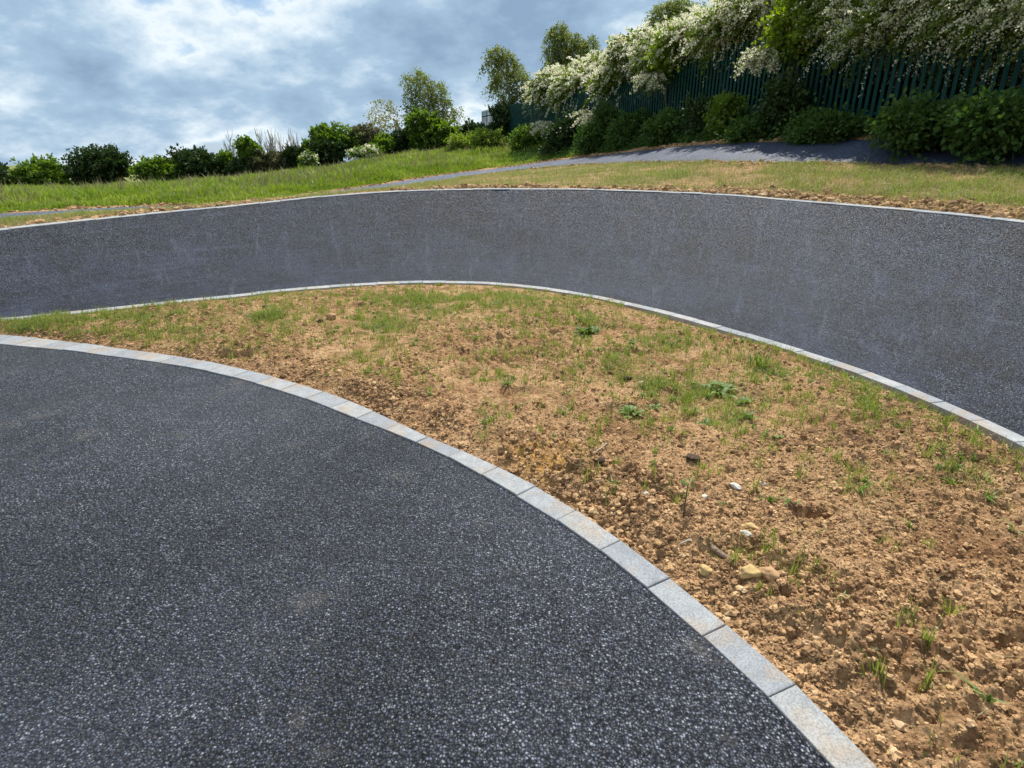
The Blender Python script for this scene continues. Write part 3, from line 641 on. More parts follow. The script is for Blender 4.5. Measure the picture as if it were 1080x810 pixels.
grass('grass', [(tx, ty, soil_z(tx, ty), (.03 + .05 * rng.uniform(0, 1, len(tx))) * tz, .0042, .6, M_GRASS), (wx, wy, soil_z(wx, wy), .022 * wz + .006, .012, 1.9, M_WEED), (sx_, sy_, soil_z(sx_, sy_), .03 * sz_, .003, 1.8, M_STRAW), (x, y, soil_z(x, y), .015 + .05 * rng.uniform(0, 1, len(x)) ** 1.7, .0045, .9, M_GRASS), (x2, y2, soil_z(x2, y2), .015 + .035 * rng.uniform(0, 1, len(x2)), .003, 1.3, M_STRAW)], 'thin young grass sprouting in patches on the bare soil island')
# tufts and broad leaved weeds that stand out
def weed(px, py, spread, h, nl, wl, m, label, cat='weed', broad=True):
    p = isl_pt(px, py); V = []; F = []
    for i in range(nl):
        th = rng.uniform(0, 6.28); L = spread * rng.uniform(.5, 1.0); hh = h * rng.uniform(.4, 1); w = wl * rng.uniform(.7, 1.2)
        c, s = math.cos(th), math.sin(th); ox, oy = rng.normal(0, spread * .22, 2); b = len(V); ns = 5
        oz = float(soil_z(np.array([p[0] + ox]), np.array([p[1] + oy]))[0]) - p[2]
        for j in range(ns + 1):
            t = j / ns; ww = w * (math.sin(math.pi * min(1, .12 + .88 * t)) ** .7 if broad else (1 - t)) * .5 + .0006; rr_ = L * t; zz = oz + hh * (1.6 * t - 1.0 * t * t) * 1.4 - .004
            V += [(ox + c * rr_ - s * ww, oy + s * rr_ + c * ww, zz + .3 * ww), (ox + c * rr_, oy + s * rr_, zz - .15 * ww), (ox + c * rr_ + s * ww, oy + s * rr_ - c * ww, zz + .3 * ww)]
        for j in range(ns):
            a = b + j * 3; F += [(a, a + 3, a + 4, a + 1), (a + 1, a + 4, a + 5, a + 2)]
    o = mesh(cat.replace(' ', '_'), V, np.array(F), m, smooth=True); o.location = p; return tag(o, label, cat)
weed(762, 414, .13, .05, 22, .035, M_WEED, 'sprawling bright green broad leaved weed, widest plant on the soil')
weed(785, 425, .07, .04, 12, .028, M_WEED, 'bright green weed at the right end of the sprawling broad leaved one')
weed(665, 438, .09, .045, 16, .030, M_WEED, 'low bright green weed beside a pebble in the centre of the soil')
weed(690, 432, .05, .03, 8, .022, M_WEED, 'small weed just right of the low bright green one')
weed(816, 459, .05, .02, 4, .035, M_WEED, 'single pale green leafed weed near the right of the soil')
weed(789, 440, .06, .045, 9, .018, M_WEED, 'pale feathery weed below the sprawling broad leaved one')
weed(744, 448, .06, .035, 10, .022, M_WEED, 'yellowish green weed between the sprawling weed and the low bright one')
weed(834, 532, .04, .028, 10, .012, M_WEED, 'small lone green sprout at the right edge above the ochre stones')
weed(618, 353, .13, .06, 26, .03, M_SYC, 'dark green leafy clump in the upper middle of the soil')
weed(802, 388, .10, .15, 60, .008, M_GRASS, 'tall tuft of green grass on the right of the soil under the far kerb', 'grass tuft', False)
weed(694, 408, .06, .11, 36, .006, M_GRASS, 'upright green grass tuft in the centre right of the soil', 'grass tuft', False)
weed(710, 400, .05, .12, 14, .005, M_GRASS, 'thin upright grass tuft just right of the centre tuft', 'grass tuft', False)
weed(535, 404, .06, .05, 26, .010, M_WEED, 'small green tuft alone on bare soil left of centre', 'grass tuft', False)
weed(517, 446, .06, .06, 30, .006, M_GRASS, 'sparse grass tuft nearest the near kerb', 'grass tuft', False)
weed(690, 490, .02, .03, 5, .008, M_WEED, 'tiny pale sprout beside the black clod left of the upright twig')
weed(464, 301, .06, .05, 20, .012, M_GRASS, 'small green tuft growing against the far kerb line', 'grass tuft', False)
# the upright twig with leaves
p = isl_pt(721, 547); tw = empty('seedling', p, 'upright dark twig with a few green leaves at its tip on bare soil', 'seedling')
V = []; F = []; pts = [(0, 0, -.01), (.001, .01, .06), (.005, .015, .11), (.008, .02, .155)]; tube(V, F, pts, [.0035, .003, .0025, .0015], 6)
tube(V, F, [pts[1], (.018, .0, .085)], [.002, .001], 5); tube(V, F, [pts[2], (-.015, .0, .13)], [.002, .001], 5)
mesh('stem', V, np.array(F), M_BARK, smooth=True, parent=tw)
P0 = np.array([pts[3]] * 9) + rng.normal(0, .006, (9, 3)); Dd = rng.normal(size=(9, 3)); Dd[:, 2] = np.abs(Dd[:, 2]) * .6
v, f = leaf_quads(P0, Dd, rng.uniform(.02, .035, 9), .014); mesh('leaf', v, f, M_WEED, parent=tw)
o = None

# ------------------------------------------------------------------ grass beyond the berm
def ring_grass(n, a0, a1, ca, cb, pw, fn):
    a = rng.uniform(R(a0), R(a1), n); d1 = row_at(ca, a)[0]; d2 = row_at(cb, a)[0]; t = rng.uniform(0, 1, n) ** pw
    d = d1 + (d2 - d1) * t; x = np.sin(a) * d; y = np.cos(a) * d; k = rng.uniform(0, 1, n) < fn(x, y, a, d); return x[k], y[k], a[k], d[k]
def g1(x, y, a, d): return np.clip(green_land(x, y) * (.35 + 1.5 * vnoise(x * 5, y * 5, 31)), 0, 1)
x, y, a, d = ring_grass(200000, -42, 50, c5, c6, 1, g1)
xs, ys, a2, d2_ = ring_grass(190000, -42, 50, c5, c6, 1, lambda x, y, a, d: .25 + .5 * green_land(x, y))
grass('grass', [(x, y, land_z(x, y, a, d), .04 + .09 * rng.uniform(0, 1, len(x)) ** 2, .007, .8, M_GRASS), (xs, ys, land_z(xs, ys, a2, d2_), .02 + .07 * rng.uniform(0, 1, len(xs)) ** 2, .006, 1.4, M_STRAW)], 'short patchy green and straw coloured grass between the berm rim and the back path')
# long verge grass
def g2(x, y, a, d): return np.clip(green_land(x, y) * (.55 + 1.3 * vnoise(x * 1.2, y * 1.2, 32) + .4), 0, 1)
x, y, a, d = ring_grass(210000, -46, 6, c7, c8, 1.5, g2)
h = (.10 + .24 * rng.uniform(0, 1, len(x))) * np.clip((d - row_at(c7, a)[0]) / 2.0, .25, 1) * (1 + 1.5 * fbm(x * .55, y * .55, 3, 8))
k = rng.uniform(0, 1, len(x)) < .07 * np.clip(1 + 4 * vnoise(x * .5, y * .5, 81), 0, 3) * np.clip((d - row_at(c7, a)[0] - 1) / 3, 0, 1)
xs, ys, as_, ds = x[k], y[k], a[k], d[k]
grass('long_grass', [(x, y, land_z(x, y, a, d), h, .012 + d * .0009, .45, M_LONG), (xs, ys, land_z(xs, ys, as_, ds), h[k] * 1.45, .02 + ds * .0008, .3, M_SEED)], 'tall lush meadow grass with brownish seed heads on the verge below the left hedgerow', 'grass')
# nettles and ivy under the fence
x, y, a, d = ring_grass(60000, 0, 50, c7, c8, 1, lambda x, y, a, d: green_land(x, y))
P = np.stack([x, y, land_z(x, y, a, d) + rng.uniform(0, .30, len(x)) * np.clip((d - row_at(c7, a)[0]) / 1.2, .15, 1)], -1); Dd = rng.normal(size=P.shape); Dd[:, 2] *= .5
v, f = leaf_quads(P, Dd, rng.uniform(.05, .11, len(x)), .045)
o = mesh('undergrowth', v, f, M_NETT); tag(o, 'low dark green undergrowth along the foot of the green fence', 'undergrowth', kind='stuff')

# ------------------------------------------------------------------ shrubs and trees
def rdir(n):
    v = rng.normal(size=(n, 3)); return v / np.linalg.norm(v, axis=1, keepdims=True)
def foliage(clumps, ns, k, Ls, ll, lw, droop, up=.2, jit=.05, seedshape=True):
    """sprays of leaves in clumps -> (P, D)"""
    Ps, Ds = [], []
    tot = sum(c[3] * c[4] * c[5] for c in clumps) ; 
    for (cx, cy, cz, rx, ry, rz, w) in clumps:
        n = max(6, int(ns * w)); u = rdir(n); rad = rng.uniform(.25, 1, n) ** .55 * (1 + .25 * np.sin(u[:, 0] * 5 + cx) * np.cos(u[:, 2] * 4 + cz))
        s = np.stack([cx + u[:, 0] * rx * rad, cy + u[:, 1] * ry * rad, cz + u[:, 2] * rz * rad], -1)
        dr = u * np.array([1, 1, .6]) + rng.normal(0, .45, (n, 3)); dr[:, 2] += up; dr /= np.linalg.norm(dr, axis=1, keepdims=True)
        L = Ls * rng.uniform(.5, 1.3, n); t = rng.uniform(0, 1, (n, k))
        p = s[:, None] + dr[:, None] * (L[:, None] * t)[..., None]; p[..., 2] -= droop * L[:, None] * t ** 2
        p += rng.normal(0, jit, p.shape)
        dd = dr[:, None] + rng.normal(0, .7, p.shape); dd[..., 2] -= droop * t * 1.2
        Ps.append(p.reshape(-1, 3)); Ds.append(dd.reshape(-1, 3))
    return np.concatenate(Ps), np.concatenate(Ds)
def plant(name, label, cat, base, clumps, mleaf, ns=120, k=18, Ls=.5, ll=.09, lw=.06, droop=.3, up=.2, jit=.05, trunk_r=.08, bark=None, blossom=None, group=None, nstem=1, dense_core=0, extra=None, lean=(0, 0)):
    """clumps are world space (x,y,z,rx,ry,rz,weight)"""
    base = np.array(base, float); root = empty(name, base, label, cat, group)
    cl = [tuple(np.r_[np.array(c[:3]) - base, c[3:]]) for c in clumps]
    V, F = [], []
    top = max(c[2] + c[5] * .6 for c in cl); mx = float(np.mean([c[0] for c in cl])); my = float(np.mean([c[1] for c in cl]))
    for s_ in range(nstem):
        ox, oy = (rng.normal(0, min(.25, .07 * top), 2) if nstem > 1 else (0, 0)); pts = []
        for i in range(7):
            t = i / 6; pts.append((ox * (1 - t * .3) + mx * t * 1.0 + rng.normal(0, .03 * top) * t + (ox * 3 * t if nstem > 1 else 0), oy + my * t + rng.normal(0, .03 * top) * t, -.1 + (top * .97 + .1) * t * rng.uniform(.93, 1) ))
        tube(V, F, pts, [trunk_r * (1 - .85 * i / 6) for i in range(7)], 7)
        for c in cl:
            if nstem > 1 and rng.uniform() < .4: continue
            frac = min(.9, max(.12, (c[2] - c[5] * .9) / top)); i = frac * 6; i0 = int(i); a = np.array(pts[i0]) * (1 - i + i0) + np.array(pts[min(6, i0 + 1)]) * (i - i0)
            e = np.array(c[:3]) + rng.normal(0, .15, 3) * np.array(c[3:6]); m = (a + e) / 2 + np.array([0, 0, .12 * np.linalg.norm(e - a)])
            tube(V, F, [a, m, e], [trunk_r * .5, trunk_r * .32, trunk_r * .16], 5)
            for _ in range(5):
                u = rdir(1)[0]; u[2] = abs(u[2]) * .6; e2 = e + u * np.array(c[3:6]) * .85; st = m * .3 + e * .7
                tube(V, F, [st, (st + e2) / 2 + np.array([0, 0, .05]), e2], [trunk_r * .2, trunk_r * .12, trunk_r * .04], 4)
    mesh('trunk', V, np.array(F), bark or M_BARK, smooth=True, parent=root)
    P, D = foliage(cl, ns, k, Ls, ll, lw, droop, up, jit)
    v, f = leaf_quads(P, D, ll * rng.uniform(.6, 1.3, len(P)), lw * rng.uniform(.7, 1.2, len(P)))
    mesh('crown', v, f, mleaf, parent=root)
    if blossom:
        bcl = [(c[0], c[1], c[2] + c[5] * blossom.get('dz', .15), c[3] * 1.02, c[4] * 1.02, c[5] * .98, c[6]) for c in cl] if 'cl' not in blossom else [tuple(np.r_[np.array(c[:3]) - base, c[3:]]) for c in blossom['cl']]
        P, D = foliage(bcl, blossom['ns'], blossom['k'], blossom['L'], 0, 0, blossom.get('droop', .8), blossom.get('up', .15), blossom.get('jit', .022))
        # only the outer, upper faces of the clumps flower freely
        D = rng.normal(size=P.shape); s_ = blossom['size'] * rng.uniform(.6, 1.25, len(P))
        v, f = leaf_quads(P, D, s_, s_ * .85); mesh('blossom', v, f, M_BLOS, parent=root)
    return root
def cpx(px, py, rx, rz, Y, w=1., ry=None):
    x, y, z = at(px, py, Y); m = Y / FPX / 1.0 * math.hypot(1, 0) ; m = Y / (cp + (405 - py) / FPX * sp) / FPX
    return (x, y, z, rx * m, (ry if ry is not None else rx * m * .9), rz * m, w)
def gz(x, y): return float(hgt(np.array([x]), np.array([y]))[0])
def base_px(px, Y, dz=0):
    x = at(px, 160, Y)[0]; return (x, Y, gz(x, Y) + dz)

# --- hawthorn hedge behind the green fence (each bush a thing)
hw = [  # px centre of bush, top py, depth, half width px, label bit
    (1260, -50, 10.5, 150, 'white flowering hawthorn at the right end of the hedge, beyond the fence corner'),
    (1120, -48, 11.4, 120, 'white flowering hawthorn second from the right end of the hedge'),
    (985, -38, 12.8, 100, 'big white flowering hawthorn filling the hedge right of the trailing fence spray'),
    (880, -30, 14.2, 80, 'big hawthorn over the fence with mostly green leaves and some blossom'),
    (800, -15, 16.0, 70, 'tallest densely blossoming hawthorn whose spray hangs over the green fence'),
    (735, 10, 18.0, 55, 'blossoming hawthorn arching over the fence just left of the tallest one'),
    (680, 48, 21.0, 42, 'hawthorn with a drooping white spray over the middle of the fence'),
    (635, 66, 24.5, 36, 'rounded creamy hawthorn in the middle of the hedge'),
    (598, 88, 28.5, 30, 'lowest creamy hawthorn at the left end of the flowering hedge, in front of a birch'),
]
def fenceY(px, py=110, off=0.):
    d = ray(px, py); k = d[0] / d[1]; return (6.9 + .296 * 13.8) / (k + .296) + off / (k * .959 + .284)
SKY = ([545, 560, 575, 596, 633, 655, 675, 700, 737, 800, 880, 985, 1260], [118, 100, 88, 73, 57, 49, 50, 38, 6, -14, -28, -38, -50])
HL = ["hawthorn at the hedge's right end", 'second hawthorn from the right', 'hawthorn right of the trailing spray', 'mostly green hawthorn', 'tallest densely blossoming hawthorn', 'hawthorn just left of the tallest', 'hawthorn with the drooping mid fence spray', 'rounded creamy hawthorn', 'lowest creamy hawthorn before the birch']
for i, (px, ty, Y, hwp, lab) in enumerate(hw):
    def on_line(p, off):
        Y_ = fenceY(p, 80, off); x_ = at(p, 80, Y_)[0]; return x_, Y_, gz(x_, Y_)
    bx = on_line(px, 1.9); Y = bx[1]; sc = min(1.6, max(.85, Y / 18)); greenish = 'mostly green' in lab
    nk = 14 if px > 780 else 11; cl = []
    for j in range(nk):
        u = -1 + 2 * (j + rng.uniform(0, 1)) / nk; p = px + u * hwp; x_, y_, z_ = on_line(p, rng.uniform(1.2, 2.2))
        tz_ = at(p, np.interp(p, *SKY) + rng.uniform(-2, 9), y_)[2] - .35; rz = rng.uniform(.5, .8)
        lo = z_ + 2.7; cz = tz_ - rz * .9 if j % 2 == 0 else lo + (tz_ - lo) * rng.uniform(.0, .7)
        cl.append((x_, y_, cz, rng.uniform(.6, .85), rng.uniform(.8, 1.2), rz, 1.))
    for j in range(5 if px < 720 else 4 if px < 900 else 14):      # boughs reaching out over the fence
        x_, y_, z_ = on_line(px + rng.uniform(-.9, .9) * hwp, rng.uniform(-.1, .5)); cl.append((x_, y_, z_ + rng.uniform(2.3 if px < 660 else 1.7 if px > 900 else 2.6, 3.2), .45, .6, .32, .7))
    bl = dict(ns=80 if greenish else 190, k=50, L=.75, size=.040 * sc, droop=.45, dz=.12, jit=.018, up=.45)
    plant('hawthorn', lab, 'hawthorn', bx, cl, M_HAW, ns=150, k=24, Ls=.55, ll=.085 * sc, lw=.06 * sc, droop=.3, trunk_r=.09, nstem=3, blossom=bl, group='hawthorn bushes of the flowering hedge')
    cl = []
    for j in range(12):
        x_, y_, z_ = on_line(px + rng.uniform(-1, 1) * hwp, rng.uniform(1.7, 2.6)); cl.append((x_, y_, z_ + rng.uniform(.3, 2.6), .7, 1.0, .7, 1.))
    for j in range(8):
        x_, y_, z_ = on_line(px + rng.uniform(-1, 1) * hwp, rng.uniform(3.0, 3.8)); cl.append((x_, y_, z_ + rng.uniform(.6, 3.6), .8, 1.2, .9, 1.))
    b_ = on_line(px, 2.0)
    plant('holly', 'dark shrub behind the fence under the ' + HL[i], 'shrub', b_, cl, M_DARK, ns=100, k=22, Ls=.4, ll=.16 * sc, lw=.12 * sc, droop=.2, trunk_r=.05, nstem=2, group='dark shrubs behind the green fence')
# flowering sprays hanging in front of the fence belong to their bush: extra hawthorn shoots growing through
def spray(px, py, Y, w, h, n, label, size=.05):
    Y = fenceY(px, py, -.95); c = cpx(px, py, w, h, Y, 1., .25); b = (c[0] + .9, Y + .3, gz(c[0] + .9, Y + .3))
    r_ = empty('blossom_spray', b, label, 'hawthorn branch'); V = []; F = []; Ps = []
    st = np.array([c[0] + c[3] * .8, Y + .6, c[2] + c[5] * 1.0]) - b
    tube(V, F, [tuple(st + np.array([.9, .9, .35])), tuple(st + np.array([.4, .4, .25])), tuple(st)], [.03, .022, .015], 6)
    for i in range(int(n * 1.6)):
        e = np.array([c[0] - c[3] + 2 * c[3] * rng.uniform(0, 1), Y - rng.uniform(.1, .4), c[2] + c[5] * rng.uniform(-1, .6)]) - b
        m = (st + e) / 2 + np.array([0, 0, .22]); tube(V, F, [st, m, e], [.008, .006, .002], 4)
        t = rng.uniform(.25, 1, 60)[:, None]; p = st * (1 - t) ** 2 + 2 * m * t * (1 - t) + e * t ** 2; Ps.append(p + rng.normal(0, .028, p.shape))
    P = np.concatenate(Ps); mesh('branch', V, np.array(F), M_BARK, parent=r_)
    s_ = size * rng.uniform(.6, 1.3, len(P)); v, f = leaf_quads(P, rng.normal(size=P.shape), s_, s_ * .9); mesh('blossom', v, f, M_BLOS, parent=r_)
    P2 = P[rng.uniform(0, 1, len(P)) < .35] + rng.normal(0, .02, (1, 3)); v, f = leaf_quads(P2, rng.normal(size=P2.shape), .06, .04); mesh('leaves', v, f, M_HAW, parent=r_)
spray(797, 68, 13.9, 25, 14, 22, 'white blossoming branch poking through the dark fence at the upper right')
spray(681, 90, 17.8, 18, 9, 16, 'drooping white blossoming branch hanging over the middle of the fence')
spray(614, 127, 22.5, 14, 8, 12, 'pale blossoming branch low in front of the left part of the fence', .06)
spray(570, 137, 26.0, 14, 7, 10, 'faint flowering branch lowest down beside the fence end', .06)

# --- palisade fence in bays
def fence(Y0, Y1):
    bay = 2.75; P0 = np.array([fence_xy(Y0), Y0]); dirv = np.array([-.296, 1.]); dirv /= np.linalg.norm(dirv); nrm = np.array([dirv[1], -dirv[0]])
    nb = int((Y1 - Y0) / dirv[1] / bay) + 1
    root = empty('palisade_fence', (P0[0], P0[1], gz(*P0)), 'dark green steel palisade fence running below the flowering hawthorn hedge', 'fence'); org = np.array([P0[0], P0[1], gz(*P0)])
    def box(V, F, c, ax, w, t, z0, z1, pointed=False, prof=False):
        b = len(V); a2 = np.array([-ax[1], ax[0]])
        tops = z1
        cs = [(-w / 2, -t / 2), (w / 2, -t / 2), (w / 2, t / 2), (-w / 2, t / 2)]
        for zz in (z0, tops - (.07 if pointed else 0)):
            for p, q in cs: V.append((c[0] + ax[0] * p + a2[0] * q - org[0], c[1] + ax[1] * p + a2[1] * q - org[1], zz - org[2]))
        F += [(b, b + 1, b + 5, b + 4), (b + 1, b + 2, b + 6, b + 5), (b + 2, b + 3, b + 7, b + 6), (b + 3, b, b + 4, b + 7), (b + 3, b + 2, b + 1, b)]
        if pointed:
            V.append((c[0] - a2[0] * t / 2 - org[0], c[1] - a2[1] * t / 2 - org[1], tops - org[2])); V.append((c[0] + a2[0] * t / 2 - org[0], c[1] + a2[1] * t / 2 - org[1], tops - org[2]))
            F += [(b + 4, b + 5, b + 8), (b + 7, b + 9, b + 6), (b + 5, b + 6, b + 9, b + 8), (b + 4, b + 8, b + 9, b + 7)]
        else: F.append((b + 4, b + 5, b + 6, b + 7))
    for k in range(nb):
        a = P0 + dirv * bay * k; b_ = a + dirv * bay; za, zb = gz(*a), gz(*b_)
        V, F = [], []; box(V, F, a, dirv, .10, .055, za - .1, za + 2.45); mesh('post', V, F, M_FENCE, parent=root)
        for hz in (.35, 2.0):
            V, F = [], []; q = []
            for (pt, z) in ((a, za), (b_, zb)):
                for (o_, dz) in ((.035, 0), (.075, 0), (.075, .05), (.035, .05)): q.append((pt[0] - nrm[0] * o_ - org[0], pt[1] - nrm[1] * o_ - org[1], z + hz + dz - org[2]))
            mesh('rail', q, [(0, 1, 5, 4), (1, 2, 6, 5), (2, 3, 7, 6), (3, 0, 4, 7), (3, 2, 1, 0), (4, 5, 6, 7)], M_FENCE, parent=root)
        V, F = [], []
        for j in range(17):
            t = (j + .5) / 17; c = a + dirv * bay * t - nrm * .095; z = za * (1 - t) + zb * t
            ja = rng.normal(0, .05); ax = np.array([dirv[0] * math.cos(ja) - dirv[1] * math.sin(ja), dirv[0] * math.sin(ja) + dirv[1] * math.cos(ja)])
            box(V, F, c, ax, .078, .014, z + .05, z + 2.4 + rng.normal(0, .008), True)
        mesh('pales', V, F, M_FENCE, parent=root)
    return root
fence(7.0, 42)

# --- dark scrub in front of the fence
def scrub(px, py, rx, rz, Y, label, m=M_NETT, n=70, ll=.10, cat='shrub', name='shrub', k=20, nst=2, tr=.03, **kw):
    cl = []
    if Y < 32: Y = fenceY(px, py, -.75)
    for j in range(6):
        u = rng.uniform(-1, 1); cl.append(cpx(px + u * rx * .6, py + rng.uniform(-.55, .6) * rz, rx * .5, rz * .55, Y + rng.uniform(-.3, .3), 1.))
    b = base_px(px, Y); return plant(name, label, cat, b, cl, m, ns=n, k=k, Ls=.3 + rx / FPX * Y * .18, ll=ll, lw=ll * .7, droop=.2, trunk_r=tr, nstem=nst, **kw)
scrub(668, 138, 20, 14, 18.2, 'dark green bramble bush in front of the middle of the fence', M_NETT, 90)
scrub(635, 148, 20, 9, 20.5, 'low dark bramble at the foot of the fence, left of the tallest bramble', M_NETT, 80)
scrub(600, 146, 24, 18, 24, 'dark shrub under the left end of the flowering hedge', M_DARK, 110, .14)
scrub(712, 139, 20, 13, 16.2, 'dark green nettle clump right of the tallest bramble', M_NETT, 80)
scrub(766, 126, 10, 18, 14.6, 'tall blue green sapling bush against the right part of the fence', M_SYC, 45)
scrub(800, 141, 22, 7, 13.6, 'low nettles at the foot of the fence below the white branch', M_NETT, 70)
scrub(870, 139, 26, 7, 12.4, 'dark nettle clump in front of the fence right of the picture middle', M_NETT, 80)
scrub(980, 134, 32, 9, 11.3, 'broad nettle clump under the fence near the right edge', M_NETT, 90)
scrub(1060, 130, 30, 10, 10.6, 'nettles in the far right corner below the fence', M_NETT, 80)
scrub(740, 122, 12, 20, 15, 'thin dark climbing shrub on the fence left of the blue green sapling bush', M_DARK, 36, .10)
scrub(826, 112, 14, 24, 13, 'thin dark climbing shrub on the fence right of the blue green sapling bush', M_DARK, 36, .09)
scrub(640, 133, 12, 14, 20, 'dark leafy shoots climbing the fence above the low bramble', M_NETT, 40, .10)
scrub(560, 150, 18, 10, 30, 'low green bramble beside the fence where the flowering hedge ends', M_SYC, 80, .13)
scrub(520, 148, 22, 9, 36, 'yellow green low bush on the verge in front of the fence end', M_LONG, 50, .13)
scrub(490, 152, 22, 7, 40, 'low yellowish bush left of the fence end on the verge', M_LONG, 45, .13)

# --- birches and the other trees
def ctree(name, label, cat, px, Y, specs, m, bark=M_BBARK, gpx=None, **kw):
    q_ = .78 if name == 'birch_tree' else 1.
    cl = [cpx(a, b, c * q_, d * q_, Y + rng.uniform(-.7, .7), w) for a, b, c, d, w in specs]
    return plant(name, label, cat, base_px(px, Y), cl, m, bark=bark, **kw)
ctree('birch_tree', 'tall rounded birch rising alone above the left hedgerow', 'birch tree', 452, 49,
      [(436, 80, 10, 9, .7), (446, 88, 14, 10, 1), (460, 95, 11, 10, .9), (434, 100, 9, 10, .7), (449, 106, 15, 11, 1.1), (465, 108, 11, 9, .9), (436, 118, 9, 9, .6), (455, 122, 16, 9, .9), (474, 122, 9, 7, .5), (482, 118, 5, 5, .2)], M_BIR, ns=52, k=24, Ls=.6, ll=.14, lw=.09, droop=.9, trunk_r=.13, jit=.1)
ctree('birch_tree', 'slender birch with two drooping lobes at the left end of the flowering hedge', 'birch tree', 543, 39,
      [(524, 56, 9, 7, .8), (535, 62, 9, 9, .9), (520, 68, 8, 7, .5), (530, 78, 10, 8, .8), (545, 75, 9, 8, .8), (550, 86, 12, 8, 1), (530, 93, 10, 8, .6), (522, 90, 7, 7, .3), (548, 100, 12, 9, 1), (560, 97, 6, 7, .4), (532, 106, 8, 8, .5), (543, 114, 14, 8, .8)], M_BIR, ns=50, k=24, Ls=.55, ll=.12, lw=.08, droop=1.2, trunk_r=.12, jit=.08)
ctree('birch_tree', 'drooping birch standing behind the creamy hawthorns', 'birch tree', 592, 39,
      [(590, 32, 8, 7, .8), (584, 42, 10, 8, .9), (600, 42, 11, 8, 1), (582, 56, 8, 9, .8), (594, 56, 11, 9, 1), (612, 50, 10, 7, .8), (622, 46, 7, 7, .6), (586, 70, 9, 9, .8), (604, 66, 14, 8, 1), (618, 60, 8, 7, .6), (592, 82, 9, 8, .5)], M_BIR, ns=55, k=24, Ls=.55, ll=.12, lw=.075, droop=1.3, trunk_r=.11, jit=.07)
ctree('birch_tree', 'pale feathery birch behind the hedge above the bright green sapling', 'birch tree', 712, 27,
      [(702, 14, 10, 9, .9), (716, 10, 13, 9, 1), (730, 16, 13, 10, 1), (696, 30, 10, 10, .8), (712, 30, 14, 11, 1.1), (730, 34, 12, 10, .9), (704, 48, 14, 10, .8)], M_BIR, ns=100, k=22, Ls=.55, ll=.085, lw=.055, droop=.8, trunk_r=.10, jit=.06)
ctree('maple_sapling', 'bright yellow green sapling growing out of the hawthorn hedge', 'sapling', 702, 20.2,
      [(704, 50, 9, 7, .9), (712, 58, 9, 7, .9), (700, 62, 9, 7, .9), (690, 68, 7, 6, .5), (716, 48, 7, 6, .6), (700, 76, 8, 8, .5)], M_BRIGHT, bark=M_BARK, ns=75, k=18, Ls=.4, ll=.11, lw=.09, droop=.3, trunk_r=.05)
ctree('maple_sapling', 'green leafy sapling among the blossom at the upper right, near the tallest hawthorn', 'sapling', 832, 15.0,
      [(830, 26, 14, 12, 1), (842, 12, 14, 12, 1), (836, 44, 12, 9, .8), (850, 32, 12, 12, .8)], M_BRIGHT, bark=M_BARK, ns=80, k=18, Ls=.4, ll=.10, lw=.08, droop=.3, trunk_r=.05)
ctree('sycamore', 'bright green leafy sycamore bush at the foot of the tall rounded birch', 'shrub', 448, 46.5,
      [(440, 128, 8, 8, .9), (452, 132, 10, 8, 1), (440, 142, 10, 9, 1), (456, 145, 12, 9, 1), (470, 140, 9, 7, .8), (448, 154, 16, 7, 1)], M_SYC, bark=M_BARK, ns=75, k=20, Ls=.6, ll=.24, lw=.19, droop=.3, trunk_r=.08, nstem=2)
ctree('willow_tree', 'thin open crowned small tree with a yellowish top left of the tall birch', 'tree', 409, 48,
      [(402, 114, 9, 5, .4), (408, 122, 10, 6, .4), (398, 126, 8, 6, .3), (418, 124, 7, 6, .3), (410, 136, 12, 7, .35), (396, 138, 8, 7, .3), (418, 142, 8, 9, .6)], M_YEL, bark=M_BARE, ns=42, k=14, Ls=.8, ll=.16, lw=.11, droop=.5, trunk_r=.06, nstem=2, jit=.1)
ctree('evergreen_shrub', 'dark shrub wrapped round the foot of the slender two lobed birch', 'shrub', 538, 38,
      [(530, 120, 8, 8, .8), (542, 124, 10, 8, 1), (530, 134, 9, 8, .9), (545, 136, 10, 8, .9), (520, 140, 9, 6, .7)], M_DARK, bark=M_BARK, ns=70, k=20, Ls=.5, ll=.17, lw=.13, droop=.3, trunk_r=.05, nstem=2)
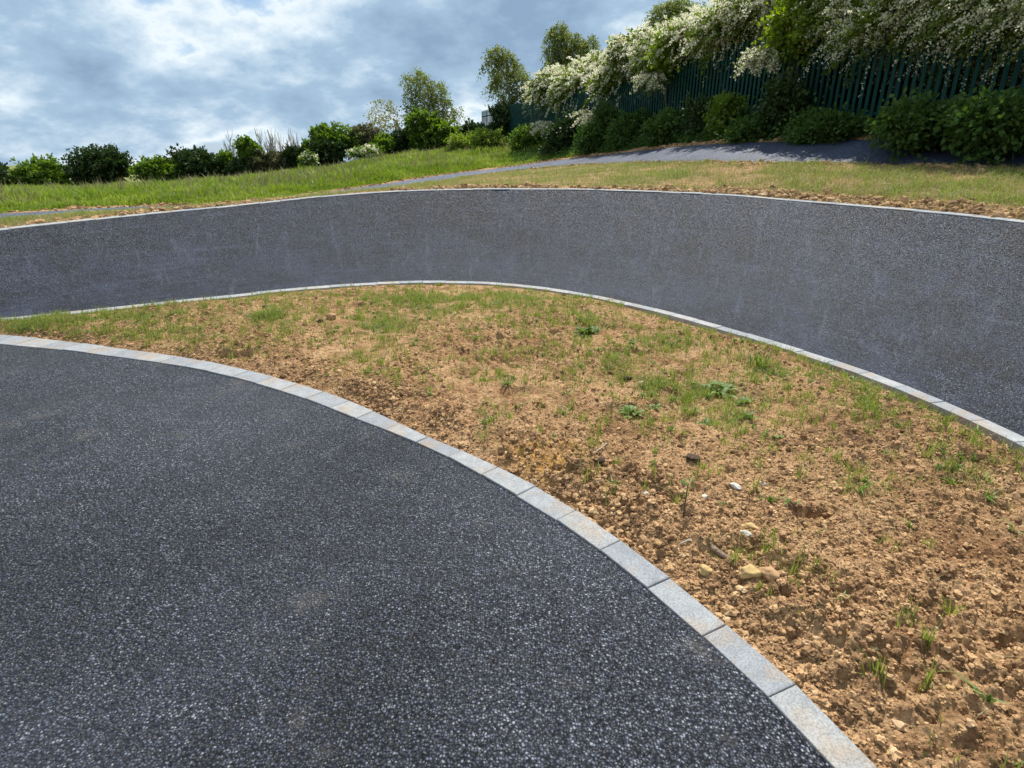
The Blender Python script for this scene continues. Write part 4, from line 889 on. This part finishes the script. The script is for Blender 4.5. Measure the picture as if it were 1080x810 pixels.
# hedgerow on the left
row = [
    ('shrub', 358, 150, 20, 13, 46, M_SYC, 'dense round green shrub with a spiky top in the left hedgerow', 85, .2),
    ('shrub', 345, 163, 24, 13, 45.5, M_DARK, 'dark broad base bush under the spiky topped green shrub', 90, .2),
    ('shrub', 338, 141, 7, 7, 46.3, M_SYC, 'spiky bright shoot sticking up from the left hedgerow', 22, .2),
    ('shrub', 385, 148, 15, 14, 46.5, M_PINK, 'dull pinkish green open shrub between the round shrub and the thin yellow tree', 50, .18),
    ('shrub', 400, 155, 16, 9, 46, M_SYC, 'low leafy green bush behind the white flowering bush', 75, .2),
    ('shrub', 424, 152, 13, 12, 46.5, M_DARK, 'dark narrow shrub left of the sycamore bush', 75, .2),
    ('shrub', 480, 146, 16, 9, 46, M_SYC, 'green shrub right of the sycamore bush under open sky', 75, .2),
    ('shrub', 503, 142, 13, 9, 44, M_DARK, 'blue green dark shrub by the far end of the fence', 75, .2),
    ('shrub', 310, 170, 16, 11, 45.5, M_DARK, 'dark low bush behind the small white flowers in the left hedgerow', 75, .2),
    ('shrub', 288, 174, 14, 11, 45, M_PINK, 'brownish low shrub under the bare saplings', 70, .2),
    ('shrub', 326, 158, 6, 8, 45.5, M_SYC, 'small pointed green bush just right of the bare saplings', 22, .2),
    ('shrub', 262, 165, 9, 17, 44.5, M_SYC, 'upright dark green tree like shrub among the bare saplings', 75, .2),
    ('shrub', 272, 172, 7, 14, 44.5, M_PINK, 'pinkish shrub against the right side of the upright dark green one', 35, .17),
    ('shrub', 252, 182, 14, 8, 44, M_DARK, 'dark scrub at the foot of the upright green shrub', 70, .2),
    ('shrub', 236, 174, 8, 13, 44.5, M_SYC, 'yellowish green shrub left of the bare saplings', 60, .2),
    ('shrub', 205, 176, 24, 16, 44, M_DARK, 'wide dark bush left of the yellowish green shrub', 110, .2),
    ('shrub', 160, 180, 26, 14, 43.5, M_SYC, 'mid green rounded bush third from the left end of the hedgerow', 110, .2),
    ('shrub', 105, 178, 30, 19, 43, M_DARK, 'tall dark bush second from the left end of the hedgerow', 130, .2),
    ('shrub', 45, 184, 32, 16, 42, M_SYC, 'green bush near the left end of the hedgerow', 120, .2),
    ('shrub', -25, 184, 36, 18, 41, M_DARK, 'dark bush closing the left end of the hedgerow', 120, .2),
]
for nm, px, py, rx, rz, Y, m, lab, n, ll in row:
    scrub(px, py, rx, rz, Y, lab, m, n, ll, k=18, tr=.05, group='hedgerow bushes')
# white flowering bushes far left
def wbush(px, py, rx, rz, Y, lab, n):
    cl = [cpx(px + rng.uniform(-.6, .6) * rx, py + rng.uniform(-.5, .5) * rz, rx * .5, rz * .5, Y, 1.) for _ in range(4)]
    plant('flowering_shrub', lab, 'shrub', base_px(px, Y), cl, M_SYC, ns=30, k=14, Ls=.4, ll=.16, lw=.1, trunk_r=.03, nstem=2, blossom=dict(ns=n, k=12, L=.35, size=.13, droop=.3, dz=.1, jit=.05))
wbush(386, 161, 16, 7, 42.5, 'white flowering low bush, the larger of two in the left hedgerow', 26)
wbush(324, 170, 7, 8, 42.5, 'small white flowering bush, the smaller of two in the left hedgerow', 14)
# bare saplings
bp = [(240, 150, 'leaning slightly left at the left end of the bare row'), (247, 152, 'second from the left end of the bare row'), (276, 154, 'just right of the upright green shrub'), (283, 146, 'tallest and most branched, left of centre in the row'), (292, 147, 'forked bare sapling in the middle of the row'), (298, 153, 'thin bare sapling right of the forked one'), (307, 150, 'bare sapling with a curved stem near the right end'), (313, 153, 'rightmost bare sapling beside the pointed green bush')]
for px, ty, lab in bp:
    Y = 45.5; b = base_px(px, Y); tz = at(px, ty - 5, Y)[2] - b[2]; V = []; F = []
    lx = rng.normal(0, .15)
    for s_ in range(2):
        ox = rng.normal(0, .15); pts = [(ox, 0, -.1)] + [(ox + lx * (i / 5) ** 1.5 * 1.5 + ox * i / 5 + rng.normal(0, .04), rng.normal(0, .05), tz * i / 5 * (1 - .15 * s_)) for i in range(1, 6)]
        tube(V, F, pts, [.07, .06, .05, .042, .032, .018], 5)
        for i in range(16):
            q = rng.uniform(.3, .92); j = int(q * 5); st = np.array(pts[j]) * (1 - q * 5 + j) + np.array(pts[j + 1]) * (q * 5 - j)
            th = rng.uniform(0, 6.28); L = rng.uniform(.4, 1.0); e = st + np.array([math.cos(th) * L * .35, math.sin(th) * L * .35, L]); tube(V, F, [st, (st + e) / 2 + np.array([math.cos(th) * .08, 0, -.03]), e], [.024, .018, .010], 4)
    sroot = empty('bare_sapling', b, 'grey leafless sapling, ' + lab, 'sapling', 'bare saplings above the left hedgerow'); mesh('trunk', V, np.array(F), M_BARE, parent=sroot)

# ------------------------------------------------------------------ light and sky
AZS, ELS = R(17), R(56)
sd = bpy.data.lights.new('sun', 'SUN'); sd.energy = 5.0; sd.angle = R(.53); sd.color = (1, .965, .91)
so = bpy.data.objects.new('sun', sd); COL.objects.link(so)
dv = Vector((math.sin(AZS) * math.cos(ELS), math.cos(AZS) * math.cos(ELS), math.sin(ELS))); so.rotation_euler = dv.to_track_quat('Z', 'Y').to_euler(); so.location = (10, 20, 30)
w = bpy.data.worlds.new('World'); S.world = w; w.use_nodes = True; n = w.node_tree; n.nodes.clear()
out = n.nodes.new('ShaderNodeOutputWorld'); bg = n.nodes.new('ShaderNodeBackground')
sky = n.nodes.new('ShaderNodeTexSky'); sky.sky_type = 'NISHITA'; sky.sun_disc = False; sky.sun_elevation = ELS; sky.sun_rotation = AZS; sky.air_density = 1.0; sky.dust_density = .6; sky.ozone_density = 1.3
tc = n.nodes.new('ShaderNodeTexCoord'); sx = n.nodes.new('ShaderNodeSeparateXYZ'); n.links.new(tc.outputs['Generated'], sx.inputs[0])
zz = mth(n, 'ADD', mth(n, 'MAXIMUM', sx.outputs[2], 0.0), .42)
cx = n.nodes.new('ShaderNodeCombineXYZ'); n.links.new(mth(n, 'DIVIDE', sx.outputs[0], zz), cx.inputs[0]); n.links.new(mth(n, 'DIVIDE', sx.outputs[1], zz), cx.inputs[1])
mp = n.nodes.new('ShaderNodeMapping'); mp.inputs['Location'].default_value = (3.1, 1.7, 0); mp.inputs['Scale'].default_value = (1.25, 1.25, 1); mp.inputs['Rotation'].default_value = (0, 0, .25); n.links.new(cx.outputs[0], mp.inputs[0])
c_big = noise(n, mp.outputs[0], 1.25, 8, .5); c_mid = noise(n, mp.outputs[0], 4.2, 9, .6)
dens = mth(n, 'ADD', mth(n, 'MULTIPLY', c_big, .7), mth(n, 'MULTIPLY', c_mid, .3))
cover = ramp(n, dens, [(.40, (0, 0, 0)), (.46, (1, 1, 1))])
# thin cloud bright, thick cloud grey blue
ccol = ramp(n, dens, [(.38, (4.0, 6.2, 8.4)), (.45, (9.0, 9.7, 10.)), (.49, (6.2, 7.5, 8.6)), (.54, (3.8, 5.3, 6.9)), (.62, (2.5, 3.7, 5.3))])
base_sky = mixc(n, .65, sky.outputs[0], (3.9, 5.9, 8.3))
mx = mixc(n, mth(n, 'MULTIPLY', cover, .95), base_sky, ccol)
n.links.new(mx, bg.inputs[0]); bg.inputs[1].default_value = .085; n.links.new(bg.outputs[0], out.inputs[0])
S.view_settings.view_transform = 'Standard'; S.view_settings.look = 'None'; S.view_settings.exposure = .34; S.view_settings.gamma = 1
S.render.engine = 'CYCLES'
